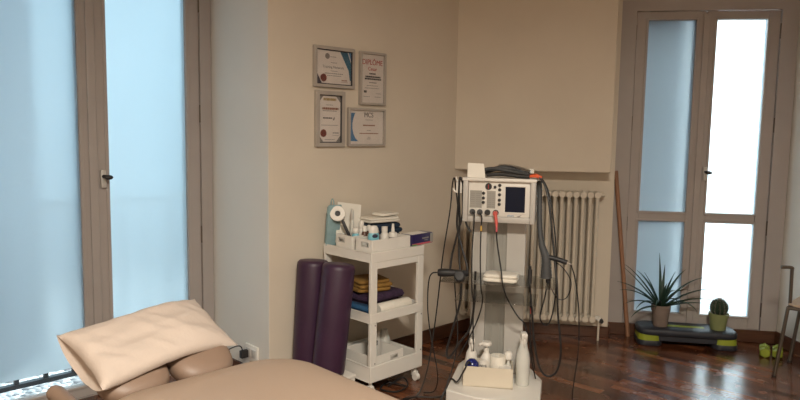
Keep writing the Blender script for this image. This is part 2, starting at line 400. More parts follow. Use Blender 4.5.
# ------------------------------------------------------------------ french windows
def french(name, origin, rot, x0, x1, seam, hinge_l, hinge_r, gl, gr, ztop, gtop, z0, gb, rails, film_from, jamb_y, leaf_y, handle_h):
    """local x along the wall, y outwards; glass spans gl and gr, rails = [(z0, z1)] glazing bars"""
    root = bpy.data.objects.new(name, None); S.collection.objects.link(root); root.location = origin; root.rotation_euler.z = R(rot)
    struct(root)
    f = MB(); f.frame(x0, x1, z0-.0, ztop+.075, hinge_l-x0, x1-hinge_r, .0001, .075, jamb_y, jamb_y+.07)
    f.build('door_frame', 'door', root, bevel=.004)
    for side, (a, c, ga, gc) in enumerate(((hinge_l+.003, seam-.0015, gl[0], gl[1]), (seam+.0015, hinge_r-.003, gr[0], gr[1]))):
        l = MB(); y0, y1 = leaf_y, leaf_y+.05
        l.frame(a, c, z0, ztop-.003, ga-a, c-gc, gb-z0, ztop-.003-gtop, y0, y1)
        zs = [gb]+[k for r_ in rails for k in r_]+[gtop]
        for r0, r1 in rails: l.bx(ga, gc, y0+.004, y1-.004, r0, r1)
        lf = l.build('door_leaf', 'door', root, bevel=.004)
        bd = MB()                                             # glazing bead standing a little proud
        for k in range(0, len(zs), 2):
            bd.frame(ga-.014, gc+.014, zs[k]-.014, zs[k+1]+.014, .014, .014, .014, .014, y0-.006, y0+.004)
        bd.build('glazing_bead', 'door', lf, bevel=.003)
        for k in range(0, len(zs), 2):
            MB().bx(ga, gc, y0+.024, y0+.030, zs[k], zs[k+1]).build('pane', 'glass', lf)
            MB().bx(ga, gc, y0+.019, y0+.021, max(zs[k], film_from), zs[k+1]).build('privacy_film', 'film', lf)
        hx = a if side == 0 else c
        for hz in (.23, .80, 1.50, 2.12):
            h = MB(); sg = -1 if side == 0 else 1
            h.cyl((hx+sg*.004, y0-.006, hz-.05), (hx+sg*.004, y0-.006, hz+.05), .0065, n=10)
            h.build('hinge', 'brass', lf)
        if side == 1:
            st = MB(); st.bx(seam-.022, seam+.022, y0-.013, y0-.0005, z0+.02, ztop-.02); st.build('astragal', 'door', lf, bevel=.004)
            h = MB(); hx = seam+.045
            h.bx(hx-.014, hx+.014, y0-.022, y0-.001, handle_h-.06, handle_h+.035, .006)
            h.build('handle_plate', 'gplastic', lf)
            h = MB(); h.cyl((hx, y0-.02, handle_h), (hx, y0-.055, handle_h), .010); h.ball((hx+.012, y0-.056, handle_h-.003), .014, sc=(1.6, .8, .9)); h.build('handle', 'black_soft', lf)
    return root
french('door_1', Q0, BA, .0, 1.134, .565, .111, 1.030, (.189, .502), (.630, .950), 2.26, 2.20, .088, .176, [(.823, .892)], 0, .085, .10, 1.175)
french('door_2', C0, WA, -3.066, -1.736, -2.405, -3.005, -1.803, (-2.935, -2.466), (-2.328, -1.884), 2.26, 2.20, .0, .062, [], .166, .575, .59, 1.158)

# ------------------------------------------------------------------ outside
b = MB(); b.bx(-5.5, .6, .80, 4.2, -.34, -.24); struct(b.build('ground', 'gravel', loc=C0, rotz=WA))
b = MB(); b.bx(-3.07, -1.728, .68, .80, -.24, -.005); struct(b.build('trim_2', 'gplastic', loc=C0, rotz=WA))
rl = thing('balcony_railing', 'dark metal balcony railing outside behind the frosted left window', 'railing', C0, WA)
b = MB(); b.bx(-3.5, -1.0, 1.28, 1.32, -.125, -.098); b.build('bottom_rail', 'steel_dark', rl)
b = MB(); b.bx(-3.5, -1.0, 1.275, 1.325, .93, .97); b.build('top_rail', 'steel_dark', rl)
for i in range(15):
    b = MB(); xx = -3.42+i*.16; b.bx(xx-.012, xx+.012, 1.288, 1.312, -.098, .93); b.build('baluster', 'steel_dark', rl)
for xx in (-3.5, -1.0):
    b = MB(); b.bx(xx-.02, xx+.02, 1.28, 1.32, -.24, .97); b.build('post', 'steel_dark', rl)
def added_shutter(door, hx, hy, wid, ang, z0):  # unseen louvred panel, added to keep sky light off part of the film
    sh = MB(); sh.frame(0, wid, z0, 2.34, .05, .05, .06, .06, 0, .035)
    n_ = int((2.28-z0-.06)/.0415)
    for k in range(n_): sh.box((wid/2, .0175, z0+.08+k*.0415), (wid-.09, .048, .006), Matrix.Rotation(R(62), 3, 'X'))
    bmesh.ops.transform(sh.bm, matrix=Matrix.Translation((hx, hy, 0)) @ Matrix.Rotation(R(ang), 4, 'Z'), verts=sh.bm.verts)
    sh.build('added_shutter', 'shutter_tint', bpy.data.objects[door])
added_shutter('door_1', .085, .200, .50, SH1, .05)  # added to darken the right window's left leaf towards its hinge
added_shutter('door_2', -3.02, .70, .60, SH2, .10)  # added to dim the left leaf of the left window
# ------------------------------------------------------------------ ceiling lamp
t = thing('ceiling_light', 'round white ceiling light above the middle of the room', 'lamp', (.3, 0, CH))
MB().lathe([(.30, -.001), (.30, -.03), (.28, -.035)], n=32).build('mount', 'wplastic', t)
MB().lathe([(.27, -.035), (.26, -.05), (.20, -.07), (.02, -.08)], n=32).build('lamp_shade', 'lampglass', t)

# ------------------------------------------------------------------ radiator
rd = thing('radiator', 'cream column radiator standing in the recess under the projecting wall', 'radiator', Q0, BA)
first = None
for i in range(20):
    xx = -.125-.0465*i
    if first is None:
        b = MB()
        for yy in (-.055, -.095, -.135):
            b.tube([(0, yy, .17), (0, yy, 1.0)], .0125, n=10, sub=0)
        for zz in (.158, 1.012):
            b.tube([(0, -.038, zz), (0, -.045, zz), (0, -.145, zz), (0, -.152, zz)], .022, n=12, sub=0)
            b.cyl((-.0225, -.095, zz), (.0225, -.095, zz), .021, n=12)
        first = b.build('section', 'rad', rd); first.location = (xx, 0, 0)
    else:
        c = first.copy(); S.collection.objects.link(c); c.parent = rd; c.location = (xx, 0, 0)
b = MB(); b.cyl((-.10, -.095, .158), (-.066, -.095, .158), .016); b.cyl((-.075, -.095, .158), (-.075, -.13, .158), .014); b.build('valve', 'wplastic', rd)
b = MB(); b.cyl((-.062, -.11, .150), (-.062, -.135, .150), .013); b.ball((-.06, -.12, .142), .015); b.build('valve_cap', 'black_soft', rd)
b = MB(); b.cyl((-.10, -.095, 1.012), (-.072, -.095, 1.012), .015); b.cyl((-.08, -.095, 1.012), (-.08, -.12, 1.012), .006); b.build('vent_plug', 'rad', rd)
for xx in (-.25, -.9):
    for z_ in (.22, .90):
        b = MB(); b.bx(xx-.012, xx+.012, -.045, -.001, z_, z_+.03); b.build('wall_bracket', 'rad', rd)
b = MB(); b.cyl((-.075, -.095, .158), (-.075, -.095, .0), .008); b.build('supply_pipe', 'rad', rd)

# ------------------------------------------------------------------ wooden pole leaning at the window
b = MB(); pa = wb(.150, .055, .0); pb = wb(.017, .068, 1.17)
b.cyl((0, 0, 0), pb-pa, .0145, n=14)
tag(b.build('wooden_pole', 'stick', loc=pa), 'reddish wooden pole leaning beside the right window frame', 'pole')

# ------------------------------------------------------------------ certificates on the wall
def certificate(s0, s1, h0, h1, label, fw_=.017, inner=True):
    t = thing('framed_certificate', label, 'framed certificate', wl((s0+s1)/2, -.001, (h0+h1)/2), WA, 'framed certificates on the wall')
    a, h = (s1-s0)/2, (h1-h0)/2
    f = MB(); f.frame(-a, a, -h, h, fw_, fw_, fw_, fw_, -.022, 0); f.build('frame', 'pframe', t, bevel=.002)
    p = MB(); p.bx(-a+fw_, a-fw_, -.008, -.002, -h+fw_, h-fw_); p.build('print', 'cert', t)
    if inner:
        k = MB(); k.frame(-a+fw_, a-fw_, -h+fw_, h-fw_, .005, .005, .005, .005, -.016, -.008); k.build('inner_rim', 'pframe_in', t)
    g = MB(); g.bx(-a+fw_, a-fw_, -.0145, -.013, -h+fw_, h-fw_); g.build('picture_glass', 'picglass', t)
    return t, a-fw_, h-fw_
def plate(t, name, m, poly, y=-.0092):
    b = MB(); b.loft([[Vector((x, y+.001, z)) for x, z in poly], [Vector((x, y, z)) for x, z in poly]]); return b.build(name, m, t)
def lines(t, name, m, rows, y=-.0092):
    b = MB()
    for x, z, wd, hh in rows:                 # rows of small print, broken into words
        xx = x-wd/2; rnd = random.Random(int(1e4*(x+z+9)))
        while xx < x+wd/2-.002:
            ww = min(rnd.uniform(.006, .016), x+wd/2-xx); b.bx(xx, xx+ww, y, y+.001, z-hh/2, z+hh/2); xx += ww+.0025
    o = b.build(name, m, t); o['kind'] = 'stuff'; return o
def disc(t, name, m, x, z, r, y=-.0095, n=20, jag=0.):
    return plate(t, name, m, [(x+math.cos(2*PI*i/n)*r*(1+jag*(i % 2)), z+math.sin(2*PI*i/n)*r*(1+jag*(i % 2))) for i in range(n)], y)
# 1: landscape with the teal corner band
t, a, h = certificate(-1.445, -1.153, 1.655, 1.880, 'landscape certificate with teal corner ribbon, upper left of the four frames')
plate(t, 'teal_ribbon', 'ink_teal', [(a-.085, h-.005), (a-.030, h-.005), (a-.005, .03), (a-.005, -h+.03), (a-.012, -h+.03), (a-.022, -.01)])
plate(t, 'corner_ribbon', 'ink_navy', [(-a+.005, -h+.065), (-a+.042, -h+.005), (-a+.005, -h+.005)])
plate(t, 'pale_ribbon', 'ink_blue', [(a-.022, h-.005), (a-.005, h-.005), (a-.005, h-.05)])
disc(t, 'crest', 'ink_grey', -.048, .060, .016); disc(t, 'seal', 'seal', -.075, -.060, .021, jag=.06)
text('lettering', 'Training Network', .021, 'ink_grey', t, -.005, -.008+.003, -.0085)
lines(t, 'small_print', 'ink_grey', [(-.005, .058, .045, .003), (0, .026, .05, .003), (0, -.020, .05, .003), (0, -.034, .13, .004), (0, -.046, .10, .003)])
lines(t, 'signature', 'ink_brown', [(.075, -.068, .04, .006), (.075, -.077, .05, .002)])
# 2: portrait diploma
t, a, h = certificate(-1.110, -.903, 1.570, 1.879, 'portrait diploma with red DIPLOME heading, upper right of the four frames', .013, False)
text('heading', 'DIPLÔME', .043, 'ink_red', t, 0, .082, -.0085, sx=.92)
text('subheading', 'Cesar', .030, 'ink_red', t, .0, .048, -.0085)
lines(t, 'bold_print', 'ink', [(.0, .030, .05, .008), (.005, .012, .12, .009), (.005, -.001, .13, .009)])
lines(t, 'small_print', 'ink_grey', [(.005, -.022, .06, .006), (0, -.040, .09, .003), (0, -.055, .12, .003), (.05, -.085, .04, .003), (.045, -.105, .05, .003), (-.045, -.105, .05, .003)])
lines(t, 'stamp', 'ink', [(-.055, -.076, .022, .013)])
# 3: portrait with gold heading and seal
t, a, h = certificate(-1.433, -1.224, 1.325, 1.635, 'portrait certificate with dark rim and gold heading, lower left of the four frames', .022)
for sx_, sz_ in ((-1, 1), (1, 1), (-1, -1), (1, -1)):
    plate(t, 'corner_ornament', 'ink_grey', [(sx_*(a-.006), sz_*(h-.006)), (sx_*(a-.036), sz_*(h-.006)), (sx_*(a-.006), sz_*(h-.040))])
lines(t, 'gold_heading', 'ink_gold', [(0, h-.024, .090, .014)])
lines(t, 'heading', 'ink_brown', [(.005, .058, .115, .012)]); lines(t, 'small_print', 'ink_grey', [(0, .078, .05, .003), (0, .045, .10, .004), (0, -.035, .12, .003), (0, -.115, .07, .003)])
lines(t, 'emblem', 'ink', [(-.015, .005, .065, .007)]); plate(t, 'leaf_mark', 'ink_grey', [(.020, -.004), (.034, .014), (.036, 0), (.028, -.008)])
disc(t, 'seal', 'seal', -.045, -.080, .021, jag=.06); lines(t, 'signature', 'ink_grey', [(.045, -.078, .045, .006), (.045, -.092, .05, .002)])
# 4: landscape with the blue crescent
t, a, h = certificate(-1.197, -.903, 1.327, 1.549, 'landscape certificate with blue crescent at its left, lower right of the four frames', .013, False)
l_ = -a+.010
plate(t, 'blue_crescent', 'ink_blue', [(l_, h-.016), (l_+.034, h-.016), (l_+.020, .05), (l_+.013, .02), (l_+.014, -.01), (l_+.022, -.04), (l_+.038, -.066), (l_+.060, -h+.016), (l_, -h+.016)])
text('heading', 'MCS', .040, 'ink', t, .018, .060, -.0085, sx=.95)
lines(t, 'small_print', 'ink_grey', [(.02, .044, .06, .003), (.02, -.018, .03, .003), (.02, -.058, .02, .003), (.02, -.068, .03, .003)])
lines(t, 'name_line', 'ink_brown', [(.02, .012, .095, .007)]); lines(t, 'body_print', 'ink_brown', [(.02, -.036, .15, .005)])

# ------------------------------------------------------------------ socket on the reveal
t = thing('wall_socket', 'white double wall socket low on the window reveal beside the treatment table', 'socket', C0+U2*(-1.7315)+N2*.16+Vector((0, 0, .175)), WA)
b = MB(); b.bx(-.012, 0, -.062, .062, -.045, .045, .004); b.build('cover_plate', 'wplastic', t)
for yy in (-.028, .028):
    b = MB(); b.bx(-.0145, -.011, yy-.022, yy+.022, -.024, .024, .002)
    for k in (-.007, 0, .007): b.cyl((-.0146, yy, k), (-.0156, yy, k), .0022, n=8)
    b.build('socket_insert', 'gplastic', t)
pg = thing('power_plug', 'black plug with thin black lead in the wall socket', 'plug', C0+U2*(-1.7475)+N2*.19+Vector((0, 0, .170)), WA)
b = MB(); b.bx(-.045, 0, -.014, .014, -.022, .022, .005); b.build('plug_body', 'black_soft', pg)
b = MB(); b.tube([(-.03, 0, .02), (-.04, .01, .045), (-.05, .06, .03), (-.06, .14, -.02), (-.05, .20, -.10), (-.05, .22, -.16)], .0035); b.build('lead', 'black', pg)

# ------------------------------------------------------------------ treatment table (local x = across, y = out of the head end)
TT = (-.631, 1.989, 0)
tb = thing('treatment_table', 'beige vinyl treatment table in the foreground with a taupe head rest', 'treatment table', TT, WA)
def rrect(x0, x1, y0, y1, r, n=7):
    P = []
    for cx, cy, a0 in ((x1-r, y1-r, 0), (x0+r, y1-r, 90), (x0+r, y0+r, 180), (x1-r, y0+r, 270)):
        for k in range(n+1):
            a = R(a0+90*k/n); P.append((cx+r*math.cos(a), cy+r*math.sin(a)))
    return P
b = MB(); rings = []
for ins, z in ((.012, .565), (.0, .577), (0, .620), (.004, .632), (.012, .642), (.03, .648), (.10, .651)):
    rings.append([Vector((x, y, z)) for x, y in rrect(-.335+ins, .350-ins, -1.90+ins, 0.01-ins, .17-ins*.6, 10)])
b.loft(rings); b.build('mattress', 'leather', tb, ang=60)
b = MB(); b.bx(-.30, .30, -1.78, -.13, .525, .565); b.build('under_frame', 'taupe', tb, bevel=.005)
for x in (-.27, .27):
    for y in (-.25, -1.65):
        b = MB(); b.bx(x-.025, x+.025, y-.025, y+.025, .02, .525); b.build('leg', 'gplastic', tb, bevel=.004)
        b = MB(); b.cyl((x, y, 0), (x, y, .02), .03); b.build('foot', 'black', tb)
for y_ in (-.25, -1.65):
    b = MB(); b.bx(-.25, .25, y_-.02, y_+.02, .20, .24); b.build('stretcher', 'gplastic', tb)
# head rest: two soft lobes with a face gap between them, tilted up away from the table
def lobe(cx, hw, y0, y1, th):
    def f(u, v):
        a = -PI+2*PI*u; k = v*PI
        cs = lambda q, e_: math.copysign(abs(q)**e_, q)
        return Vector((cx+hw*cs(math.cos(a), .7)*cs(math.sin(k), .55), (y0+y1)/2+(y1-y0)/2*cs(math.sin(a), .7)*cs(math.sin(k), .55), th*cs(math.cos(k), .8)))
    return f
hr = MB(); tilt = Matrix.Translation((-.040, .018, .607)) @ Matrix.Rotation(R(26), 4, 'X')
for cx, hw_ in ((-.112, .110), (.112, .108)):
    g = lobe(cx, hw_, 0.0, .25, .044)
    hr.grid(lambda u, v: tilt @ g(u, v), 32, 14)
hd = hr.build('head_rest', 'taupe', tb, ang=80)
b = MB()
for x in (-.14, .02): b.tube([(x, -.08, .555), (x, .02, .555), (x, .16, .60)], .012)
b.build('head_rest_bracket', 'metal', hd)
b = MB(); b.tube([(-.340, .205, .618), (-.334, .18, .615), (-.325, .06, .592), (-.322, -.10, .545), (-.29, -.16, .535)], lambda q: .0245 if .04 < q < .96 else .015, n=14); b.ball((-.340, .205, .618), .024)
b.build('arm_rest', 'taupe', tb, ang=60)

# pillow lying on the head rest
def pillow_f(Lx, Ly, T):
    def f(sgn):
        def g(u, v):
            a, c = 2*u-1, 2*v-1
            lf = max(0., -a)**2.2                                  # the open end of the case stays thick
            e_ = max(0., (1-abs(a)**(3.2 if a > 0 else 9.))*(1-abs(c)**3.2))
            x = a*Lx/2*(1-.05*(1-c*c)); y = c*Ly/2*(1-.06*(1-a*a))
            wr = .010*noise.noise(Vector((a*1.6+3, c*3.0, 1.7)))+.007*noise.noise(Vector((a*7+c*3, c*1.5+9, 4)))
            sag = .012*math.sin(a*2.4+.6)-.016*max(0., a)**2*(.5-.5*c)
            z = sgn*T*e_**.55*(1 if sgn > 0 else .7)+wr*(.35+.65*e_)+sag
            if sgn < 0: z -= .060*lf*(1-abs(c)**2.5)
            return Vector((x, y, z))
        return g
    return f
pf = pillow_f(.505, .262, .042)
b = MB(); b.grid(pf(1), 44, 30); b.grid(pf(-1), 44, 30)
ft, fb = pf(1), pf(-1)
b.grid(lambda u, v: ft(0, v).lerp(fb(0, v), u)+Vector((.016*math.sin(PI*u)*(1-(2*v-1)**2), 0, 0)), 4, 30)
bmesh.ops.remove_doubles(b.bm, verts=b.bm.verts, dist=.0012)
pw = b.build('pillow', 'pillow', ang=70)
PM = Matrix.Translation(TT) @ Matrix.Rotation(R(WA), 4, 'Z') @ Matrix.Translation((-.048, .168, .736)) @ Matrix.Rotation(R(11), 4, 'Z') @ Matrix.Rotation(R(26), 4, 'X')
pw.matrix_world = PM
tag(pw, 'cream pillow lying tilted on the head rest of the treatment table', 'pillow')

# ------------------------------------------------------------------ white platform and bolsters
bs = thing('storage_box', 'low white box on the floor under the two purple bolsters', 'box', wl(-1.528, -.19), WA)
b = MB(); b.bx(-.105, .105, -.17, .17, 0, .105, .012); b.build('box_body', 'wplastic', bs)
b = MB(); b.frame(-.108, .108, 0, 1, .0, .0, 0, 0, 0, 0) if False else b.bx(-.108, .108, -.173, .173, .098, .118, .007); b.build('lid', 'wplastic', bs)
def bolster(foot, top, label):
    foot = Vector(foot); d = Vector(top)-foot
    r = .0875; Lh = d.length
    q = d.to_track_quat('Z', 'Y')
    o = MB().lathe([(0, 0), (.05, .001), (r-.012, .004), (r-.003, .014), (r, .03), (r, Lh-.03), (r-.003, Lh-.014), (r-.012, Lh-.004), (.05, Lh-.001), (0, Lh)], n=40).build('bolster', 'purple', ang=50)
    o.location = foot; o.rotation_euler = q.to_euler()
    tag(o, label, 'bolster', 'purple bolsters'); return o
bolster(wl(-1.548, -.104, .122), wl(-1.505, -.093, .711), 'purple vinyl bolster nearest the certificate wall, left of the pair')
bolster(wl(-1.552, -.281, .130), wl(-1.482, -.285, .717), 'purple vinyl bolster leaning in front of the other, right of the pair')

# ------------------------------------------------------------------ three-tier trolley (local x along the wall, y towards it)
TR = (-.149, 3.664, 0)
tl = thing('trolley', 'white three-tier trolley on castors against the certificate wall', 'trolley', TR, WA)
X0, X1, Y0, Y1 = -.193, .210, -.200, .200
def tray(z0, z1, zin, name='tray'):
    b = MB()
    b.bx(X0+.011, X1-.011, Y0+.011, Y1-.011, zin-.012, zin)
    b.bx(X0, X1, Y0, Y0+.011, z0, z1); b.bx(X0, X1, Y1-.011, Y1, z0, z1)
    b.bx(X0, X0+.011, Y0+.011, Y1-.011, z0, z1); b.bx(X1-.011, X1, Y0+.011, Y1-.011, z0, z1)
    return b.build(name, 'wplastic', tl, bevel=.003)
tray(.728, .782, .765); tray(.402, .455, .415); tray(.080, .168, .092)
for x in (X0+.001, X1-.046):
    for y in (Y0+.001, Y1-.046):
        ya = y if y < 0 else y+.027
        b = MB(); b.bx(x, x+.045, ya, ya+.018, .168, .402); b.bx(x, x+.045, ya, ya+.018, .455, .728)
        p = b.build('post', 'wplastic', tl, bevel=.002)
        for zz in (.182, .390) if y < 0 else ():
            b = MB(); b.cyl((x+.032, y+.002, zz), (x+.032, y-.002, zz), .004, n=10); b.build('screw', 'ink_grey', p)
b = MB(); b.bx(X0+.046, X1-.046, Y0+.002, Y0+.016, .692, .728); b.build('top_rail', 'wplastic', tl, bevel=.002)
for x in (X0+.03, X1-.03):
    for y in (Y0+.03, Y1-.03):
        b = MB(); b.cyl((x, y, .045), (x, y, .08), .010); b.bx(x-.014, x+.014, y-.018, y+.018, .025, .055, .006)
        c = b.build('castor', 'wplastic', tl)
        b = MB(); b.cyl((x-.012, y-.012, .0215), (x+.012, y-.012, .0215), .021, n=20); b.build('wheel', 'wplastic', c)
ZT = .7655
def tp(x, y, z=0.): return Vector(TR)+U2*x+N2*y+Vector((0, 0, z))

def open_box(name, label, cat, loc, rot, w, d, h, m='wplastic', t=.004, hole=None, group=None, taper=0.):
    """open box with an oval hand hole through its front"""
    root = thing(name, label, cat, loc, rot, group)
    b = MB(); b.bx(-w/2, w/2, -d/2, d/2, 0, t)
    b.bx(-w/2, -w/2+t, -d/2, d/2, t, h); b.bx(w/2-t, w/2, -d/2, d/2, t, h); b.bx(-w/2+t, w/2-t, d/2-t, d/2, t, h)
    if hole:
        hx, hz, hw, hh = hole
        b.bx(-w/2+t, hx-hw/2, -d/2, -d/2+t, t, h); b.bx(hx+hw/2, w/2-t, -d/2, -d/2+t, t, h)
        b.bx(hx-hw/2, hx+hw/2, -d/2, -d/2+t, t, hz-hh/2); b.bx(hx-hw/2, hx+hw/2, -d/2, -d/2+t, hz+hh/2, h)
    else: b.bx(-w/2+t, w/2-t, -d/2, -d/2+t, t, h)
    b.build('box_body', m, root, bevel=.0015)
    if hole:
        r = MB(); r.frame(hx-hw/2-.003, hx+hw/2+.003, hz-hh/2-.003, hz+hh/2+.003, .004, .004, .004, .004, -d/2-.0015, -d/2+t+.001); r.build('handle_rim', 'gplastic', root)
    return root
G1 = 'white boxes standing on the trolley'
open_box('organizer_box', 'narrow white organizer box with hand hole, nearer the wall on the trolley top', 'box', tp(-.082, .052, ZT), WA-90, .135, .17, .080, hole=(-.020, .052, .050, .022), group=G1)
open_box('organizer_box', 'wide white organizer box along the front edge of the trolley top', 'box', tp(-.026, -.112, ZT), WA-90, .135, .285, .078, hole=(.010, .050, .056, .022), group=G1)

def bottle(name, label, cat, loc, prof, m, group=None, n=20, parts=(), rot=0):
    root = thing(name, label, cat, loc, rot, group)
    MB().lathe(prof, n=n).build('bottle_body', m, root, ang=50)
    for pn, pprof, pm in parts: MB().lathe(pprof, n=n).build(pn, pm, root, ang=50)
    return root
GB = 'toiletries in the white boxes on the trolley'
zb = ZT+.0045
# wide box: turquoise roll-on, brown jar, two white bottles
t = thing('lotion_bottle', 'turquoise bottle with rounded white cap in the wide box on the trolley', 'bottle', tp(-.098, -.112, zb+.0), WA-20, GB)
MB().lathe([(.0, 0), (.028, .001), (.031, .02), (.032, .08), (.028, .100), (.022, .105)], n=24, sy=.7).build('bottle_body', 'turq', t)
MB().lathe([(.026, .098), (.028, .108), (.026, .125), (.018, .138), (.0, .142)], n=24, sy=.7).build('cap', 'wplastic', t)
b = MB(); b.ball((0, -.0205, .086), .015, sc=(1.1, .25, .75)); b.build('label', 'ink_navy', t)
bottle('cosmetic_jar', 'small brown jar between the turquoise and white bottles on the trolley', 'jar', tp(-.050, -.085, zb), [(0, 0), (.018, 0), (.019, .07), (.014, .085), (0, .086)], 'brown_plastic', GB, parts=(('cap', [(.015, .084), (.015, .10), (0, .101)], 'brown_plastic'),))
t = bottle('lotion_bottle', 'white bottle with square screw cap in the wide box on the trolley', 'bottle', tp(-.010, -.105, zb), [(0, 0), (.023, 0), (.024, .08), (.017, .092), (0, .093)], 'wplastic', GB, parts=(('cap', [(.0165, .092), (.0165, .126), (0, .127)], 'wplastic'),))
t = bottle('lotion_bottle', 'white bottle with pointed nozzle at the right end of the wide box on the trolley', 'bottle', tp(.054, -.105, zb), [(0, 0), (.025, 0), (.026, .075), (.022, .088), (.010, .092), (0, .093)], 'wplastic', GB, parts=(('nozzle', [(.010, .091), (.0095, .105), (.006, .137), (0, .138)], 'wplastic'), ('label', [(.0262, .025), (.0265, .03), (.0265, .06), (.0262, .065)], 'ink_grey')))
# narrow box: tape roll, comb, small jars
t = thing('tape_roll', 'round white tape roll in front of the white card on the trolley', 'tape', tp(-.150, .128, zb+.185), WA-42)
b = MB(); qd = Matrix.Rotation(R(78), 3, 'X')
b.lathe([(.016, -.02), (.040, -.02), (.043, -.017), (.043, .017), (.040, .02), (.016, .02), (.016, -.02)], n=30, mtx=qd); b.build('roll', 'wplastic', t)
b = MB(); b.lathe([(0, -.006), (.014, -.006), (.014, .012), (0, .012)], n=16, mtx=qd); b.build('core', 'black_soft', t)
b = MB(); b.box((0, 0, .08), (.018, .008, .15), Matrix.Rotation(R(-24), 3, 'Y'), .003)
tag(b.build('comb', 'black_soft', loc=tp(-.125, .070, zb+.003), rotz=WA-40), 'black comb standing slanted in the narrow white box on the trolley', 'comb')
for k, (x, y, hgt, rr, m, cm, lab, nm) in enumerate((
    (-.110, .020, .105, .020, 'turq', 'wplastic', 'teal bottle with a white rounded cap in the narrow white box on the trolley', 'cosmetic_bottle'),
    (-.060, .030, .135, .017, 'wplastic', 'wplastic', 'slim all-white bottle behind the teal bottle in the narrow box', 'cosmetic_bottle'),
    (-.085, .080, .190, .011, 'clear_plastic', 'gplastic', 'thin tall spray vial, rearmost in the narrow box on the trolley', 'cosmetic_vial'))):
    bottle(nm, lab, 'bottle', tp(x, y, zb), [(0, 0), (rr, 0), (rr*1.05, hgt*.7), (rr*.7, hgt*.8), (0, hgt*.8)], m, GB, n=16,
           parts=(('cap', [(rr*.75, hgt*.8), (rr*.95, hgt*.85), (rr*.8, hgt*1.05), (rr*.3, hgt*1.12), (0, hgt*1.12)], cm),))
for x, y, m, lab in ((-.070, -.008, 'brown_plastic', 'brown bottle with a white cap, front right in the narrow white box'), (-.030, .0, 'brown_plastic', 'brown bottle with a white cap, far right in the narrow white box')):
    bottle('cosmetic_bottle', lab, 'bottle', tp(x, y, zb), [(0, 0), (.016, 0), (.0165, .085), (.010, .095), (0, .096)], m, GB, n=16, parts=(('cap', [(.012, .094), (.012, .12), (.006, .125), (0, .126)], 'wplastic'),))
# card, pale-blue folded cloth
b = MB(); b.box((0, 0, .115), (.150, .004, .23), Matrix.Rotation(R(9), 3, 'Y') @ Matrix.Rotation(R(-12), 3, 'X'))
t = thing('information_card', 'white printed card standing behind the tape roll at the left of the trolley', 'card', tp(-.060, .140, ZT+.012), WA-14)
b.build('card_sheet', 'paper', t)
cm_ = Matrix.Rotation(R(9), 4, 'Y') @ Matrix.Rotation(R(-12), 4, 'X')
def cardline(nm, m, rows):
    b = MB()
    for x, z, w_, h_ in rows: b.bx(x-w_/2, x+w_/2, -.0030, -.0021, z-h_/2, z+h_/2)
    bmesh.ops.transform(b.bm, matrix=cm_, verts=b.bm.verts); b.build(nm, m, t)
cardline('heading_print', 'ink_grey', [(.01, .195, .065, .012)]); cardline('picture_print', 'clear_plastic', [(.03, .10, .05, .06)])
b = MB()
for k in range(4):
    b.box((-.02+k*.011, 0, .12), (.010, .080-.006*k, .235-.01*k), Matrix.Rotation(R(-9), 3, 'Y'), .004)
b.tube([(.02, -.02, .20), (.018, -.02, .245), (.035, -.02, .262), (.05, -.02, .245), (.05, -.02, .21)], .003)
tag(b.build('folded_cloth', 'teal_cloth', loc=tp(-.155, .172, ZT+.003), rotz=WA+78), 'pale blue folded cloth standing upright at the left edge of the trolley', 'cloth')

def folded(name, m, loc, rot, w, d, layers, th, label, cat, group=None, bulge=.5, seed=1):
    b = MB(); rnd = random.Random(seed); z = 0
    for k in range(layers):
        ww, dd = w*(1-.05*k*rnd.random()), d*(1-.05*k*rnd.random()); ox, oy = rnd.uniform(-.006, .006), rnd.uniform(-.006, .006)
        r = th*.48; rings = []
        for ins, zz in ((r, 0), (r*.3, r*.3), (0, r), (r*.3, 2*r-r*.3), (r, 2*r)):
            rings.append([Vector((ox+x, oy+y, z+zz+.004*noise.noise(Vector((x*18, y*18, seed+k))))) for x, y in rrect(-ww/2+ins, ww/2-ins, -dd/2+ins, dd/2-ins, .02, 5)])
        b.loft(rings); z += th*.97
    o = b.build(name, m, loc=loc, rotz=rot, ang=70); return tag(o, label, cat, group)
folded('folded_towel', 'navy_cloth', tp(.118, .080, ZT+.004), WA-4, .26, .15, 4, .031, 'navy blue folded towels piled behind the bottles on the trolley', 'towel', seed=3)
folded('folded_towel', 'white_cloth', tp(.118, .078, ZT+.130), WA-6, .22, .15, 2, .016, 'white folded cloth lying on top of the navy towels', 'towel', seed=5)
folded('folded_towel', 'white_cloth', tp(.165, .075, ZT+.164), WA+4, .14, .11, 1, .016, 'small white folded napkin topmost on the white folded cloth', 'towel', seed=6)
o = folded('folded_towel', 'purple_cloth', tp(.03, .02, .4165), WA+3, .29, .22, 2, .052, 'dark purple towel folded thick on the middle shelf of the trolley', 'towel', seed=8)
for q in (0,): pass
folded('folded_towel', 'ochre_cloth', tp(.0, .03, .4165+.106), WA-14, .21, .19, 3, .024, 'ochre yellow cloth lying on the purple towel, middle trolley shelf', 'towel', seed=9)
folded('folded_towel', 'blue_cloth', tp(-.145, -.06, .4165), WA+2, .065, .22, 2, .032, 'bright blue cloth folded at the left of the middle trolley shelf', 'towel', seed=10)
t = thing('paper_roll', 'white paper roll lying along the front of the middle trolley shelf', 'paper roll', tp(.028, -.140, .4165+.0345), WA)
b = MB(); b.lathe([(.012, -.12), (.033, -.12), (.034, -.117), (.034, .117), (.033, .12), (.012, .12), (.012, -.12)], n=24, mtx=Matrix.Rotation(R(90), 3, 'Y')); b.build('roll', 'white_cloth', t)
